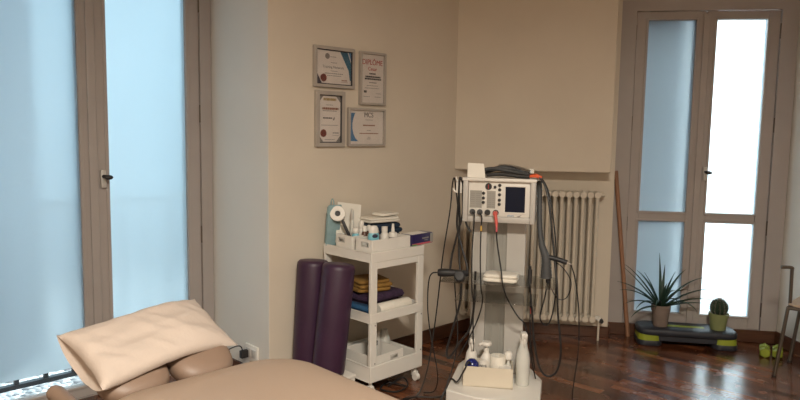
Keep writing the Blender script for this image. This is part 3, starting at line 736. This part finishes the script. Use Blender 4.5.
# violet packet on the right of the trolley top
t = thing('tissue_packet', 'dark violet packet with pink lower edge at the right end of the trolley top', 'packet', tp(.205, -.138, .7828), WA+5)
b = MB(); b.bx(-.088, .100, -.045, .045, 0, .062, .005); b.build('packet_body', 'navy_pack', t)
b = MB(); b.bx(-.0865, .0985, -.0462, .0455, .003, .012); b.build('pink_band', 'pink', t)
b = MB(); b.bx(-.0885, -.050, -.0468, -.0450, .0015, .008); b.build('green_band', 'green_print', t)
b = MB(); b.bx(.0, .06, -.0462, -.0445, .032, .040); b.bx(.02, .05, -.0462, -.0445, .022, .026); b.build('print', 'ink_grey', t)
b = MB(); b.bx(-.075, .060, -.036, .036, .0615, .0635); b.build('top_opening', 'paper', t)
b = MB(); b.bx(.0995, .1012, -.042, .042, .006, .058)
b.bx(.074, .1005, -.0463, -.0445, .006, .058); b.build('end_panel', 'panel_grey', t)
b = MB()
for k in range(4): b.bx(.1010, .1018, -.040, .040, .012+k*.012, .017+k*.012)
o_ = b.build('stripes', 'pink', t); o_['kind'] = 'stuff'

# bottom shelf
open_box('organizer_box', 'large white organizer box with hand hole on the bottom trolley shelf', 'box', tp(-.035, -.055, .0925), WA+1, .235, .235, .115, hole=(.045, .085, .055, .020))
zb = .0925+.0045
bottle('glass_jar', 'clear jar with dark lid in the bottom shelf box', 'jar', tp(-.01, -.02, zb), [(0, 0), (.030, 0), (.032, .10), (.026, .115), (0, .116)], 'clear_plastic', parts=(('lid', [(.028, .115), (.028, .135), (0, .136)], 'black_soft'),))
bottle('spray_can', 'tall pale can at the right in the bottom shelf box', 'can', tp(.04, .0, zb), [(0, 0), (.025, 0), (.026, .13), (.018, .145), (0, .146)], 'gplastic', parts=(('cap', [(.019, .144), (.018, .175), (0, .176)], 'wplastic'),))
b = MB(); b.bx(-.07, .07, -.06, .06, 0, .05, .01); tag(b.build('brush', 'brown_plastic', loc=tp(-.095, -.055, zb), rotz=WA), 'dark brown flat case at the left in the bottom shelf box', 'case') if False else b.bm.free()
folded('folded_towel', 'brown_plastic', tp(-.09, -.06, zb), WA, .11, .19, 2, .03, 'dark brown cloth folded in the bottom shelf box', 'towel', seed=12)
b = MB()
def bag(u, v):
    a = 2*PI*u; k = v
    r = .045*(1-.55*k**1.5)*(1+.22*noise.noise(Vector((math.cos(a)*2, math.sin(a)*2, k*4)))) 
    return Vector((math.cos(a)*r, math.sin(a)*r, .17*k))
b.grid(bag, 24, 10); b.bm.faces.new([v for v in b.bm.verts if abs(v.co.z) < 1e-6][:24]) if False else None
bmesh.ops.remove_doubles(b.bm, verts=b.bm.verts, dist=1e-5); bmesh.ops.holes_fill(b.bm, edges=[ed for ed in b.bm.edges if ed.is_boundary])
tag(b.build('plastic_bag', 'clear_plastic', loc=tp(.125, .03, .0935), ang=20), 'crumpled white plastic bag at the right of the bottom trolley shelf', 'bag')
b = MB(); b.tube([(-.03, -.02, .006), (.0, -.03, .03), (.03, .0, .012), (0, .03, .03), (-.03, .01, .008), (.01, -.02, .007), (.04, -.03, .006)], .006)
tag(b.build('cable_coil', 'black', loc=tp(.135, -.10, .0935)), 'coiled black cable lying on the bottom trolley shelf', 'cable')

# ------------------------------------------------------------------ physiotherapy unit on its stand
MO = Vector((.52, 3.42, 0)); MA = -14
mc = thing('therapy_machine', 'grey electrotherapy machine with dark screen on a tall white wheeled stand', 'therapy machine', MO, MA)
def mp_(x, y, z=0.): return MO+Matrix.Rotation(R(MA), 3, 'Z') @ Vector((x, y, z))
bp_ = [(-.218, -.255), (-.06, -.315), (.205, -.315), (.248, -.28), (.248, .02), (.155, .245), (-.190, .245), (-.218, .15)]
b = MB(); b.prism(bp_, .055, .12); b.build('base', 'wplastic', mc, bevel=.006)
for x, y in ((-.17, -.2), (.2, -.2), (.12, .18), (-.16, .18)):
    b = MB(); b.cyl((x-.012, y, .025), (x+.012, y, .025), .0245, n=18); b.cyl((x, y, .03), (x, y, .057), .008); b.build('castor', 'black_soft', mc)
for x0, x1 in ((-.150, -.070), (.035, .135)):
    b = MB(); b.bx(x0, x1, .075, .125, .12, 1.0); b.build('upright_panel', 'gplastic', mc, bevel=.004)
b = MB(); b.bx(-.070, .035, .098, .108, .12, 1.0); b.bx(-.045, -.035, .088, .099, .12, 1.0); b.bx(.0, .010, .088, .099, .12, 1.0); b.build('cable_channel', 'panel_grey', mc)
# clear shelves
b = MB(); b.bx(-.27, .30, -.19, .075, .655, .663); b.build('upper_shelf', 'acrylic', mc, bevel=.002)
b = MB(); b.bx(-.20, .21, -.17, .075, .560, .566); b.build('lower_shelf', 'acrylic', mc, bevel=.002)
b = MB()
for x in (-.11, .085): b.bx(x-.012, x+.012, -.10, .076, .635, .655)
b.build('shelf_bracket', 'gplastic', mc)
# console
b = MB(); b.bx(-.158, .158, -.095, .13, .985, 1.168, .006); cs = b.build('console', 'wplastic', mc); CY = .045; cs.location.y = CY
for sg in (-1, 1):
    b = MB(); b.bx(sg*.158, sg*.184, -.115, .13, .955, 1.182, .004); b.build('side_bracket', 'gplastic', mc).location.y = CY
b = MB(); b.bx(-.188, .188, -.118, .135, 1.168, 1.184, .003); b.build('top_plate', 'wplastic', mc).location.y = CY
b = MB(); b.bx(-.184, .184, -.10, .13, .955, .985, .003); b.build('console_tray', 'gplastic', mc).location.y = CY
yf = -.0955
b = MB(); b.bx(.032, .132, yf-.003, yf, 1.012, 1.142); b.build('screen', 'screen', cs)
b = MB(); b.frame(.026, .138, 1.006, 1.148, .006, .006, .006, .006, yf-.0045, yf); b.build('screen_bezel', 'wplastic', cs)
b = MB(); b.bx(-.150, -.088, yf-.0012, yf, 1.028, 1.118); b.bx(-.062, -.018, yf-.0012, yf, 1.028, 1.118); b.build('printed_panel', 'panel_grey', cs)
b = MB()
for k in range(7):
    for x0, x1 in ((-.145, -.125), (-.118, -.095), (-.057, -.040), (-.036, -.022)): b.bx(x0, x1, yf-.0018, yf-.0011, 1.036+k*.011, 1.038+k*.011)
b.build('panel_print', 'ink_grey', cs)
for x, z, r in ((-.055, 1.140, .018), (-.022, 1.138, .008), (.002, 1.148, .0085), (.002, 1.125, .0085), (-.080, 1.105, .0085), (-.080, 1.080, .0085), (-.080, 1.057, .0085), (.002, 1.100, .0085), (.002, 1.072, .0085), (.002, 1.050, .0085)):
    b = MB(); b.cyl((x, yf, z), (x, yf-.008, z), r, r*.85, n=18); k_ = b.build('button', 'black_soft', cs)
    if r > .012:
        b = MB(); b.bx(x-.0015, x+.0015, yf-.0095, yf-.0075, z-.012, z+.012); b.build('pointer', 'ink_red', k_)
for x, m in ((-.135, 'hose'), (-.097, 'hose'), (-.057, 'black_soft'), (-.015, 'black_soft')):
    b = MB(); b.cyl((x, yf, 1.006), (x, yf-.016, 1.006), .0155, .013, n=20); b.build('socket', m, cs)
text('lettering', 'physio', .013, 'ink_blue', cs, .062, .990, yf-.0006); b = MB(); b.loft([[Vector(p) for p in ((.09, yf-.001, .990), (.118, yf-.001, 1.000), (.105, yf-.001, .988))], [Vector(p) for p in ((.09, yf, .990), (.118, yf, 1.000), (.105, yf, .988))]]); b.build('emblem', 'ink_grey', cs)
# left cable hook
b = MB(); b.bx(-.226, -.184, -.03, -.018, 1.10, 1.155); b.tube([(-.20, -.024, 1.15), (-.222, -.024, 1.165), (-.230, -.024, 1.185)], .005); b.tube([(-.20, -.024, 1.105), (-.235, -.024, 1.108), (-.242, -.024, 1.125)], .005); b.build('cable_hook', 'wplastic', mc)

def cable(pts, r=.0042, m='black', name='cable', parent=mc, n=8):
    b = MB(); b.tube(pts, r, n=n); return b.build(name, m, parent)
# leads hanging on the left hook and plugged into the unit (parts of it)
cable([(-.215, -.024, 1.02), (-.233, 0, 1.12), (-.238, -.024, 1.178), (-.252, 0, 1.138), (-.261, 0, 1.004), (-.294, 0, .760), (-.311, 0, .568), (-.334, 0, .345), (-.36, -.05, .12), (-.40, -.10, .008), (-.46, -.16, .006)], .0036)
cable([(-.188, -.03, 1.06), (-.192, -.03, 1.150), (-.209, -.03, 1.176), (-.212, -.03, 1.063), (-.217, -.03, .930), (-.188, -.05, .825), (-.150, -.08, .715), (-.155, -.10, .672)], .0058)
cable([(-.189, -.04, 1.12), (-.183, -.06, 1.004), (-.211, -.06, .882), (-.235, -.06, .774), (-.240, -.08, .704)], .0058)
t_ = cable([(-.175, -.05, 1.0), (-.169, -.05, .955), (-.158, -.05, .925), (-.140, -.05, .900)], .0055)
cable([(-.213, -.02, 1.09), (-.206, -.02, .95), (-.204, -.03, .80), (-.19, -.06, .69), (-.176, -.10, .632), (-.182, -.11, .525), (-.221, -.12, .363), (-.240, -.12, .280), (-.228, -.12, .238), (-.172, -.12, .330), (-.122, -.12, .409), (-.105, -.11, .532), (-.107, -.09, .610), (-.107, -.08, .70)], .0058)
cable([(-.222, -.05, .665), (-.209, -.05, .506), (-.196, -.05, .355), (-.198, -.08, .262), (-.20, -.20, .20), (-.232, -.28, .09), (-.27, -.38, .008), (-.30, -.46, .006)], .0036)
cable([(-.135, -.064, 1.005), (-.120, -.085, .985), (-.112, -.195, .818), (-.108, -.197, .64), (-.105, -.15, .558), (-.106, -.12, .399), (-.109, -.06, .22), (-.14, 0, .125)], .0036)
cable([(-.097, -.064, 1.004), (-.080, -.095, .985), (-.078, -.130, .934), (-.070, -.196, .796), (-.062, -.198, .640), (-.059, -.14, .570), (-.081, -.10, .468), (-.134, -.08, .336), (-.19, -.06, .23)], .0036)
b = MB(); b.cyl((-.078, -.131, .945), (-.076, -.140, .920), .0052); b.build('cable_tag', 'yellow', mc)
# right hand leads
cable([(.10, .02, 1.196), (.156, -.01, 1.204), (.191, -.03, 1.196), (.228, -.03, 1.151), (.257, -.05, 1.032), (.284, -.07, .829), (.307, -.10, .650), (.317, -.10, .508), (.338, -.10, .330), (.323, -.10, .219), (.275, -.10, .187), (.233, -.10, .236), (.203, -.10, .369), (.188, -.11, .524), (.172, -.12, .665)], .0056)
cable([(.09, .03, 1.200), (.154, .01, 1.207), (.200, 0, 1.194), (.242, 0, 1.129), (.272, -.02, 1.004), (.294, -.03, .830), (.302, -.03, .657), (.290, -.03, .50), (.262, -.03, .43), (.228, -.06, .475), (.245, -.06, .570), (.261, -.06, .668)], .0036)
b = MB(); b.cyl((.172, -.12, .664), (.172, -.12, .735), .011); b.cyl((.172, -.12, .735), (.172, -.12, .752), .007); b.build('lead_plug', 'black_soft', mc)
b = MB(); b.cyl((.262, -.07, .664), (.262, -.07, .690), .013); b.build('lead_plug', 'black_soft', mc)
b = MB(); b.cyl((.184, -.10, .535), (.186, -.10, .505), .0065); b.build('cable_tag', 'red_plug', mc)
cable([(.172, -.118, .66), (.176, -.10, .60), (.180, -.08, .45), (.19, -.06, .27), (.215, 0, .13)], .0034)
# grey corrugated hose
pts = smooth([(.196, .06, 1.165), (.202, .01, 1.09), (.208, -.03, .96), (.222, -.06, .86), (.246, -.08, .79), (.252, -.08, .690)], 14)
b = MB(); b.tube(pts, lambda q: (.013+.016*max(0, (q-.45)/.55)**1.3)*(1+.05*math.sin(q*190)), n=16, sub=0); b.build('hose', 'hose', mc, ang=60)

# hand pieces and loose things on the machine
t = thing('hand_probe', 'black hand probe with cable resting on the left end of the clear shelf', 'probe', mp_(-.215, -.10, .6645), MA)
b = MB(); b.tube([(-.085, 0, .020), (-.05, 0, .022), (.03, 0, .026), (.075, 0, .028)], lambda q: .018+.004*math.sin(q*6), n=14); b.build('probe_body', 'black_soft', t)
b = MB(); b.lathe([(0, -.018), (.026, -.018), (.029, -.010), (.029, .012), (.022, .020), (0, .021)], (.035, -.03, .014), n=24, mtx=Matrix.Rotation(R(65), 3, 'X')) ; b.build('probe_head', 'black_soft', t)
cable([(-.082, 0, .022), (-.118, 0, .012), (-.134, 0, -.035), (-.137, 0, -.16), (-.124, 0, -.28), (-.10, 0, -.40), (-.08, .03, -.55), (-.10, .05, -.640), (-.16, .05, -.658)], .0034, parent=t)
t = thing('hand_probe', 'slim black hand probe with metal tip pointing right over the clear shelf', 'probe', mp_(.305, -.08, .664), MA)
b = MB(); b.tube([(-.045, 0, .132), (-.01, 0, .126), (.045, 0, .110)], .0125, n=14); b.build('probe_body', 'black_soft', t)
b = MB(); b.cyl((.045, 0, .110), (.066, 0, .102), .006, .004); b.build('probe_tip', 'metal', t)
b = MB(); b.tube([(-.035, 0, .128), (-.045, .0, .07), (-.044, 0, 0)], .0045); b.build('probe_stand', 'black_soft', t)
cable([(.064, 0, .103), (.087, 0, .035), (.106, 0, -.076), (.116, 0, -.19), (.118, .02, -.36), (.10, .05, -.60), (.13, .08, -.659)], .0032, parent=t)
cable([(-.03, .02, .118), (.027, .02, .078), (.069, .02, .009), (.053, .02, -.07), (.009, .02, -.083), (-.028, .02, -.029), (-.035, .02, .0)], .0026, parent=t)
t = thing('red_plug_lead', 'black lead with red plug hanging from the last socket of the console', 'lead', mp_(-.015, -.067, 1.006), MA)
b = MB(); b.cyl((0, .0, 0), (0, -.022, -.002), .0125, .011); b.tube([(0, -.02, 0), (.006, -.036, -.012), (.012, -.042, -.05)], .0085); b.cyl((.012, -.042, -.05), (.013, -.046, -.066), .006); b.build('plug_body', 'red_plug', t)
b = MB(); b.cyl((.0132, -.046, -.066), (.014, -.049, -.095), .0055, .004); b.build('strain_relief', 'pink', t)
cable([(.014, -.049, -.09), (.022, -.085, -.14), (.050, -.133, -.265), (.062, -.135, -.345), (.086, -.11, -.42), (.135, -.03, -.525), (.166, .02, -.575), (.20, .10, -.72), (.22, .20, -.87)], .0036, parent=t)
folded('folded_towel', 'white_cloth', mp_(.025, -.10, .664), MA-3, .175, .12, 2, .021, 'white folded towel on the clear shelf of the therapy machine', 'towel', seed=21)
# on top of the console
b = MB(); b.loft([[Vector((-.045, 0, 0)), Vector((.048, 0, 0)), Vector((.036, .022, .072)), Vector((-.046, .022, .074))], [Vector((-.045, .003, 0)), Vector((.048, .003, 0)), Vector((.036, .025, .072)), Vector((-.046, .025, .074))]])
tag(b.build('paper_sheet', 'paper', loc=mp_(-.118, -.075, 1.185), rotz=MA), 'white sheet of paper propped up on the left of the machine top', 'paper')
t = thing('electrode_lead', 'bundle of grey and black leads with orange-red clip lying on top of the machine', 'lead bundle', mp_(0, 0, 1.185), MA)
b = MB(); b.tube([(-.10, .03, .03), (-.06, .035, .042), (.0, .03, .040), (.08, .02, .026), (.15, -.02, .018)], .010); b.tube([(-.11, .06, .012), (-.02, .07, .045), (.06, .06, .04), (.14, .02, .02)], .012); b.build('grey_lead', 'hose', t)
b = MB(); b.tube([(-.07, -.03, .012), (.0, -.03, .018), (.09, -.035, .012), (.15, -.04, .010)], .009); b.tube([(-.07, 0, .012), (.02, 0, .020), (.10, -.01, .012), (.15, -.02, .010)], .009); b.build('black_lead', 'black', t)
b = MB(); b.tube([(-.02, .08, .06), (.03, .07, .062), (.10, .05, .05), (.15, .03, .035)], .006); b.build('silver_lead', 'metal', t)
b = MB(); b.tube([(.148, -.03, .012), (.175, -.045, .016), (.198, -.05, .012)], .008); b.tube([(.15, .0, .016), (.18, -.02, .02), (.21, -.03, .008)], .006); b.build('clip', 'orange', t)
b = MB(); b.bx(.125, .165, .06, .09, 0, .045, .004); tag(b.build('small_box', 'paper', loc=mp_(0, 0, 1.185), rotz=MA), 'tiny white box at the right rear of the machine top', 'box')

# ------------------------------------------------------------------ bottles at the foot of the machine
bxr = open_box('bottle_box', 'cream open box holding bottles on the base of the therapy machine', 'box', mp_(-.022, -.105, .1205), MA+4, .250, .135, .105, 'cplastic')
zz = .1255
GS = 'bottles in the cream box'
def mb(x, y): return mp_(x, y, zz)
t = bottle('spray_bottle', 'white trigger bottle at the left rear of the cream box', 'bottle', mb(-.118, -.068), [(0, 0), (.031, 0), (.033, .10), (.026, .14), (.014, .165), (.013, .18), (0, .181)], 'wplastic', GS, parts=(('neck', [(.016, .178), (.016, .20), (0, .201)], 'wplastic'),))
b = MB(); b.bx(-.013, .013, -.035, .02, .198, .220, .004); b.tube([(0, -.02, .20), (0, -.035, .18), (0, -.032, .16)], .005); b.build('trigger', 'wplastic', t)
t = bottle('cream_tub', 'white tub with domed dark blue cap at the left front of the cream box', 'jar', mb(-.105, -.128), [(0, 0), (.032, 0), (.033, .075), (0, .076)], 'wplastic', GS, parts=(('cap', [(.035, .074), (.036, .088), (.030, .108), (.016, .122), (0, .125)], 'blue_cap'),))
t = bottle('soap_dispenser', 'white pump bottle at the rear of the cream box', 'bottle', mb(-.040, -.065), [(0, 0), (.030, 0), (.031, .115), (.020, .135), (.013, .145), (0, .146)], 'wplastic', GS, parts=(('pump_collar', [(.014, .144), (.014, .165), (.006, .167), (.006, .185), (0, .186)], 'wplastic'),))
b = MB(); b.lathe([(0, .183), (.026, .184), (.028, .192), (.024, .202), (0, .205)], n=20); b.tube([(0, 0, .195), (-.030, -.012, .193), (-.042, -.018, .186)], .007); b.build('pump_head', 'wplastic', t)
t = bottle('lotion_bottle', 'white lotion bottle with dark printed label at the front of the cream box', 'bottle', mb(-.045, -.128), [(0, 0), (.026, 0), (.027, .105), (.025, .118), (.012, .123), (0, .124)], 'wplastic', GS, rot=MA)
text('label', 'NIVE', .017, 'ink', t, 0, .096, -.0282); b = MB(); b.loft([[Vector(p) for p in ((-.016, -.0275, .056), (.014, -.0275, .080), (.018, -.0275, .078), (-.010, -.0275, .052))], [Vector(p) for p in ((-.016, -.0262, .056), (.014, -.0262, .080), (.018, -.0262, .078), (-.010, -.0262, .052))]]); b.bx(-.014, .016, -.0275, -.0262, .030, .044); b.build('label_mark', 'ink_grey', t)
t = bottle('tissue_roll', 'white paper roll standing upright in the cream box', 'paper roll', mb(.022, -.085), [(.014, 0), (.040, 0), (.041, .004), (.041, .136), (.039, .14), (.014, .14), (.014, .0)], 'white_cloth', GS)
t = bottle('flask', 'slim clear bottle with white ball cap at the right rear of the cream box', 'bottle', mb(.076, -.072), [(0, 0), (.016, 0), (.017, .085), (.008, .10), (.007, .12), (0, .121)], 'clear_plastic', GS, parts=(('cap', [(.008, .118), (.020, .124), (.021, .152), (.014, .163), (0, .165)], 'wplastic'),))
t = bottle('cream_tub', 'low white jar with wide white lid at the right front of the cream box', 'jar', mb(.066, -.128), [(0, 0), (.028, 0), (.029, .078), (0, .079)], 'wplastic', GS, parts=(('lid', [(.032, .074), (.033, .078), (.033, .094), (.030, .098), (0, .099)], 'wplastic'),))
t = bottle('spray_bottle', 'tall milky spray bottle with white nozzle standing right of the cream box', 'bottle', mp_(.150, -.075, .1205), [(0, 0), (.033, 0), (.036, .006), (.036, .135), (.031, .17), (.022, .20), (.018, .225), (.0, .226)], 'clear_plastic', parts=(('neck', [(.019, .222), (.020, .245), (0, .246)], 'wplastic'),))
b = MB(); b.bx(-.016, .016, -.030, .022, .243, .278, .008); b.cyl((0, -.03, .265), (0, -.040, .265), .007); b.tube([(0, -.022, .25), (0, -.036, .235), (0, -.034, .215)], .005); b.build('trigger', 'wplastic', t)
# floor cables
b = MB(); b.tube([(-.34, 3.16, .007), (-.16, 3.22, .007), (.0, 3.33, .007), (.10, 3.40, .007), (.20, 3.40, .007), (.25, 3.385, .03), mp_(-.232, -.10, .11), mp_(-.205, -.13, .130), mp_(-.172, -.185, .140), mp_(-.140, -.190, .20), mp_(-.118, -.170, .245), mp_(-.108, -.158, .228)], .0045)
tag(b.build('power_cable', 'black', ), 'black cable running over the floor from under the trolley to the machine base', 'cable')
b = MB(); b.tube([(-.05, 3.55, .006), (.03, 3.62, .03), (.06, 3.56, .008), (.0, 3.47, .007), (-.09, 3.50, .007), (-.05, 3.58, .015), (.05, 3.54, .012)], .005)
tag(b.build('cable_coil', 'black'), 'coil of black cable on the floor beneath the trolley', 'cable')

# ------------------------------------------------------------------ aerobic step with the two plants
SO = Vector((1.965, 4.415, 0)); SA = -10.5
st = thing('aerobic_step', 'charcoal aerobic step with lime bands on the floor under the right window', 'aerobic step', SO, SA)
b = MB(); rings = []
for ins, z in ((.012, .072), (0, .080), (0, .108), (.006, .116), (.016, .120)):
    rings.append([Vector((x, y, z)) for x, y in rrect(-.320+ins, .320-ins, -.115+ins, .115-ins, .075-ins*.5)])
b.loft(rings); b.build('deck', 'step', st, ang=60)
b = MB(); b.bx(-.12, .12, -.02, .02, .1195, .1212); b.build('deck_stripe', 'lime', st)
b = MB(); b.bx(-.20, .20, -.095, -.08, .035, .078); b.bx(-.20, .20, .08, .095, .035, .078); b.build('side_rail', 'step', st, bevel=.004)
for sg in (-1, 1):
    cx = sg*.240
    rings = [[Vector((cx+x, y, z)) for x, y in rrect(-.075+i_, .075-i_, -.107+i_, .107-i_, .05)] for i_, z in ((0, .036), (.002, .076))]
    f_ = MB().loft(rings).build('riser_band', 'lime', st)
    rings = [[Vector((cx+x, y, z)) for x, y in rrect(-.08+i_, .08-i_, -.112+i_, .112-i_, .05)] for i_, z in ((.004, 0), (0, .006), (0, .032), (.003, .037))]
    MB().loft(rings).build('foot', 'step', st)
def sp(x, y, z=.1205): return SO+Matrix.Rotation(R(SA), 3, 'Z') @ Vector((x, y, z))
t = thing('potted_agave', 'spiky agave in a greyish clay pot on the left of the step', 'potted plant', sp(-.165, -.01))
MB().lathe([(0, 0), (.046, 0), (.048, .004), (.058, .105), (.062, .106), (.064, .145), (.058, .147), (.055, .138), (.05, .125), (0, .125)], n=28).build('pot', 'clay', t)
MB().lathe([(0, .124), (.051, .126), (.03, .132), (0, .135)], n=20).build('soil', 'soil', t)
b = MB()
def blade(az, tilt0, bend, L, wd, seed):
    n = 14; P = []; el = R(tilt0); p = Vector((.012*math.cos(az), .012*math.sin(az), .13)); d = Vector((math.cos(az), math.sin(az), 0)); side = Vector((-math.sin(az), math.cos(az), 0))
    rings = []
    for i in range(n+1):
        q = i/n; ww = wd*(.75+.5*q*2 if q < .25 else 1.0*(1-((q-.25)/.75)**1.4))*.5+.0006
        nrm = (-d*math.sin(el)+Vector((0, 0, 1))*math.cos(el))
        tk = ww*.28+.0006
        rings.append([p-side*ww+nrm*tk*1.3, p-side*ww*.5-nrm*tk*.4, p-nrm*tk, p+side*ww*.5-nrm*tk*.4, p+side*ww+nrm*tk*1.3, p+nrm*tk*.3])
        p = p+(d*math.cos(el)+Vector((0, 0, 1))*math.sin(el))*(L/n); el -= R(bend)/n*(.4+1.2*q)
    b.loft(rings)
rnd = random.Random(4)
spec = [(182, 58, 25, .36), (172, 52, 14, .33), (95, 84, 6, .34), (60, 80, 12, .27), (28, 62, 42, .31), (5, 52, 55, .36), (-12, 38, 40, .34), (-30, 30, 45, .33), (190, 40, 50, .31), (200, 26, 50, .28), (215, 34, 85, .27), (150, 40, 40, .30),
        (-55, 40, 100, .26), (-80, 55, 120, .24), (240, 45, 110, .25), (260, 70, 40, .22), (-5, 66, 95, .22), (45, 45, 90, .25), (120, 60, 40, .28), (75, 66, 40, .28), (-20, 20, 30, .27), (205, 10, 60, .25), (170, 72, 20, .24), (20, 75, 20, .24)]
for k, (az, t0, bd_, L_) in enumerate(spec): blade(R(az), t0, bd_, L_*1.08, .024, k)
b.build('leaves', 'leaf', t, ang=70)
t = thing('potted_cactus', 'round spiny cactus in a sage green pot on the right of the step', 'potted plant', sp(.205, -.015))
MB().lathe([(0, 0), (.046, 0), (.048, .004), (.058, .088), (.063, .089), (.065, .112), (.059, .114), (.056, .105), (0, .100)], n=28).build('pot', 'greenpot', t)
MB().lathe([(0, .099), (.052, .101), (0, .106)], n=20).build('soil', 'soil', t)
b = MB(); nr = 13; rings = []
for i in range(15):
    k = -.9+(i/14)*(PI/2+.9-.02); zz_ = .150+.058*math.sin(k); rr = .052*math.cos(k)
    rings.append([Vector((math.cos(a)*rr*(1+.12*math.cos(a*nr)), math.sin(a)*rr*(1+.12*math.cos(a*nr)), zz_)) for a in [2*PI*j/104 for j in range(104)]])
b.loft(rings); b.build('cactus_body', 'cactus', t, ang=70)
b = MB(); rnd = random.Random(2)
for j in range(nr):
    a = 2*PI*j/nr
    for i in range(9):
        k = -.5+i/8*(PI/2+.35); c_ = Vector((math.cos(a)*.0585*math.cos(k), math.sin(a)*.0585*math.cos(k), .150+.059*math.sin(k)))
        for _ in range(5):
            d = Vector((math.cos(a)*math.cos(k), math.sin(a)*math.cos(k), math.sin(k)))+Vector((rnd.uniform(-.8, .8), rnd.uniform(-.8, .8), rnd.uniform(-.8, .8)))
            b.cyl(c_, c_+d.normalized()*.012, .0007, .0002, n=4)
sp_ = b.build('spines', 'spine', t); sp_['kind'] = 'stuff'

# ------------------------------------------------------------------ dumbbells
def dumbbell(loc, rot, label):
    t = thing('dumbbell', label, 'dumbbell', loc, rot, 'lime dumbbells on the floor')
    for y in (-.042, .042):
        b = MB(); r = .034; pr_ = [(r*math.cos(PI/6+k*PI/3), r*math.sin(PI/6+k*PI/3)) for k in range(6)]
        mt = Matrix.Translation((0, y, .0300)) @ Matrix.Rotation(R(90), 4, 'X')
        b.loft([[mt @ Vector((x*s_, z*s_, h_)) for x, z in pr_] for s_, h_ in ((.82, -.026), (1, -.018), (1, .018), (.82, .026))]); b.build('head', 'dumb', t, ang=25)
    b = MB(); b.cyl((0, -.03, .03), (0, .03, .03), .0135, n=14); b.build('grip', 'dumb', t)
dumbbell((2.402, 4.205, 0), -27, 'lime green dumbbell standing nearer the step, left of the pair')
dumbbell((2.474, 4.185, 0), -30, 'lime green dumbbell nearer the chair, right of the pair')

# ------------------------------------------------------------------ chair at the right edge
CO = Vector((2.487, 3.72, 0)); CA = -32
t = thing('armchair', 'metal tube chair with plywood seat cut by the right edge of the picture', 'chair', CO, CA)
iv = Matrix.Rotation(R(-CA), 3, 'Z')
def L_(p): return iv @ (Vector(p)-Vector((2.50, 3.72, 0)))
pA, pB = L_((2.25, 3.80, 0)), L_((2.50, 4.07, 0))
tA, tB = L_((2.292, 3.782, .425)), L_((2.505, 4.00, .425))
off = Vector((.36, -.02, 0))
legs = ((pA, tA), (pB, tB), (L_((2.60, 3.50, 0)), L_((2.58, 3.53, .425))), (L_((2.85, 3.78, 0)), L_((2.79, 3.76, .425))))
for a, c in legs:
    b = MB(); b.tube([a+Vector((0, 0, .004)), a.lerp(c, .5), c], .0105, n=12, sub=2); lg = b.build('leg', 'chrome', t)
    b = MB(); b.cyl(a, a+Vector((0, 0, .012)), .013); b.build('foot_cap', 'black', lg)
cs_ = [c for a, c in legs]
b = MB(); order = [cs_[0], cs_[1], cs_[3], cs_[2]]; cen = sum(order, Vector())/4
pl = [(cen+(p-cen)*1.04) for p in order]
P_ = []
for i in range(4):
    p, q = pl[i], pl[(i+1) % 4]
    for k in (.10, .5, .90): P_.append(p.lerp(q, k))
b.loft([[Vector((p.x, p.y, .437)) for p in P_], [Vector((p.x, p.y, .449)) for p in P_]]); b.build('seat', 'seat', t, bevel=.004)
b = MB()
for i in range(4): b.tube([order[i], order[(i+1) % 4]], .0105, n=12, sub=0)
b.build('seat_frame', 'chrome', t)
for s0, s1 in ((0, 1), (2, 3)):
    p, q = cs_[s0], cs_[s1]
    a = p.lerp(q, .25)
    b = MB(); b.tube([p.lerp(q, .12)+Vector((0, 0, .0)), p.lerp(q, .10)+Vector((0, 0, .12)), p.lerp(q, .08)+Vector((0, 0, .215)), p.lerp(q, .03)+Vector((0, 0, .238)), p+(p-q)*.06+Vector((-.045, 0, .240))] if s0 == 0 else
                    [p.lerp(q, .12), p.lerp(q, .10)+Vector((0, 0, .12)), p.lerp(q, .08)+Vector((0, 0, .22)), p.lerp(q, .02)+Vector((0, 0, .24))], .010, n=12); b.build('arm_tube', 'chrome', t)
for i in (1, 3):
    b = MB(); b.tube([cs_[i], cs_[i]+Vector((.02, .02, .2)), cs_[i]+Vector((.05, .05, .40))], .0105, n=12); b.build('back_tube', 'chrome', t)
b = MB(); k0, k1 = cs_[1], cs_[3]
mid = (k0+k1)/2+Vector((.05, .05, 0))
ring = lambda z_: [k0+Vector((.035, .035, z_)), mid+Vector((0, 0, z_)), k1+Vector((.035, .035, z_)), k1+Vector((.047, .047, z_)), mid+Vector((.012, .012, z_)), k0+Vector((.047, .047, z_))]
b.loft([ring(.24), ring(.40)]); b.build('backrest', 'seat', t, bevel=.003)
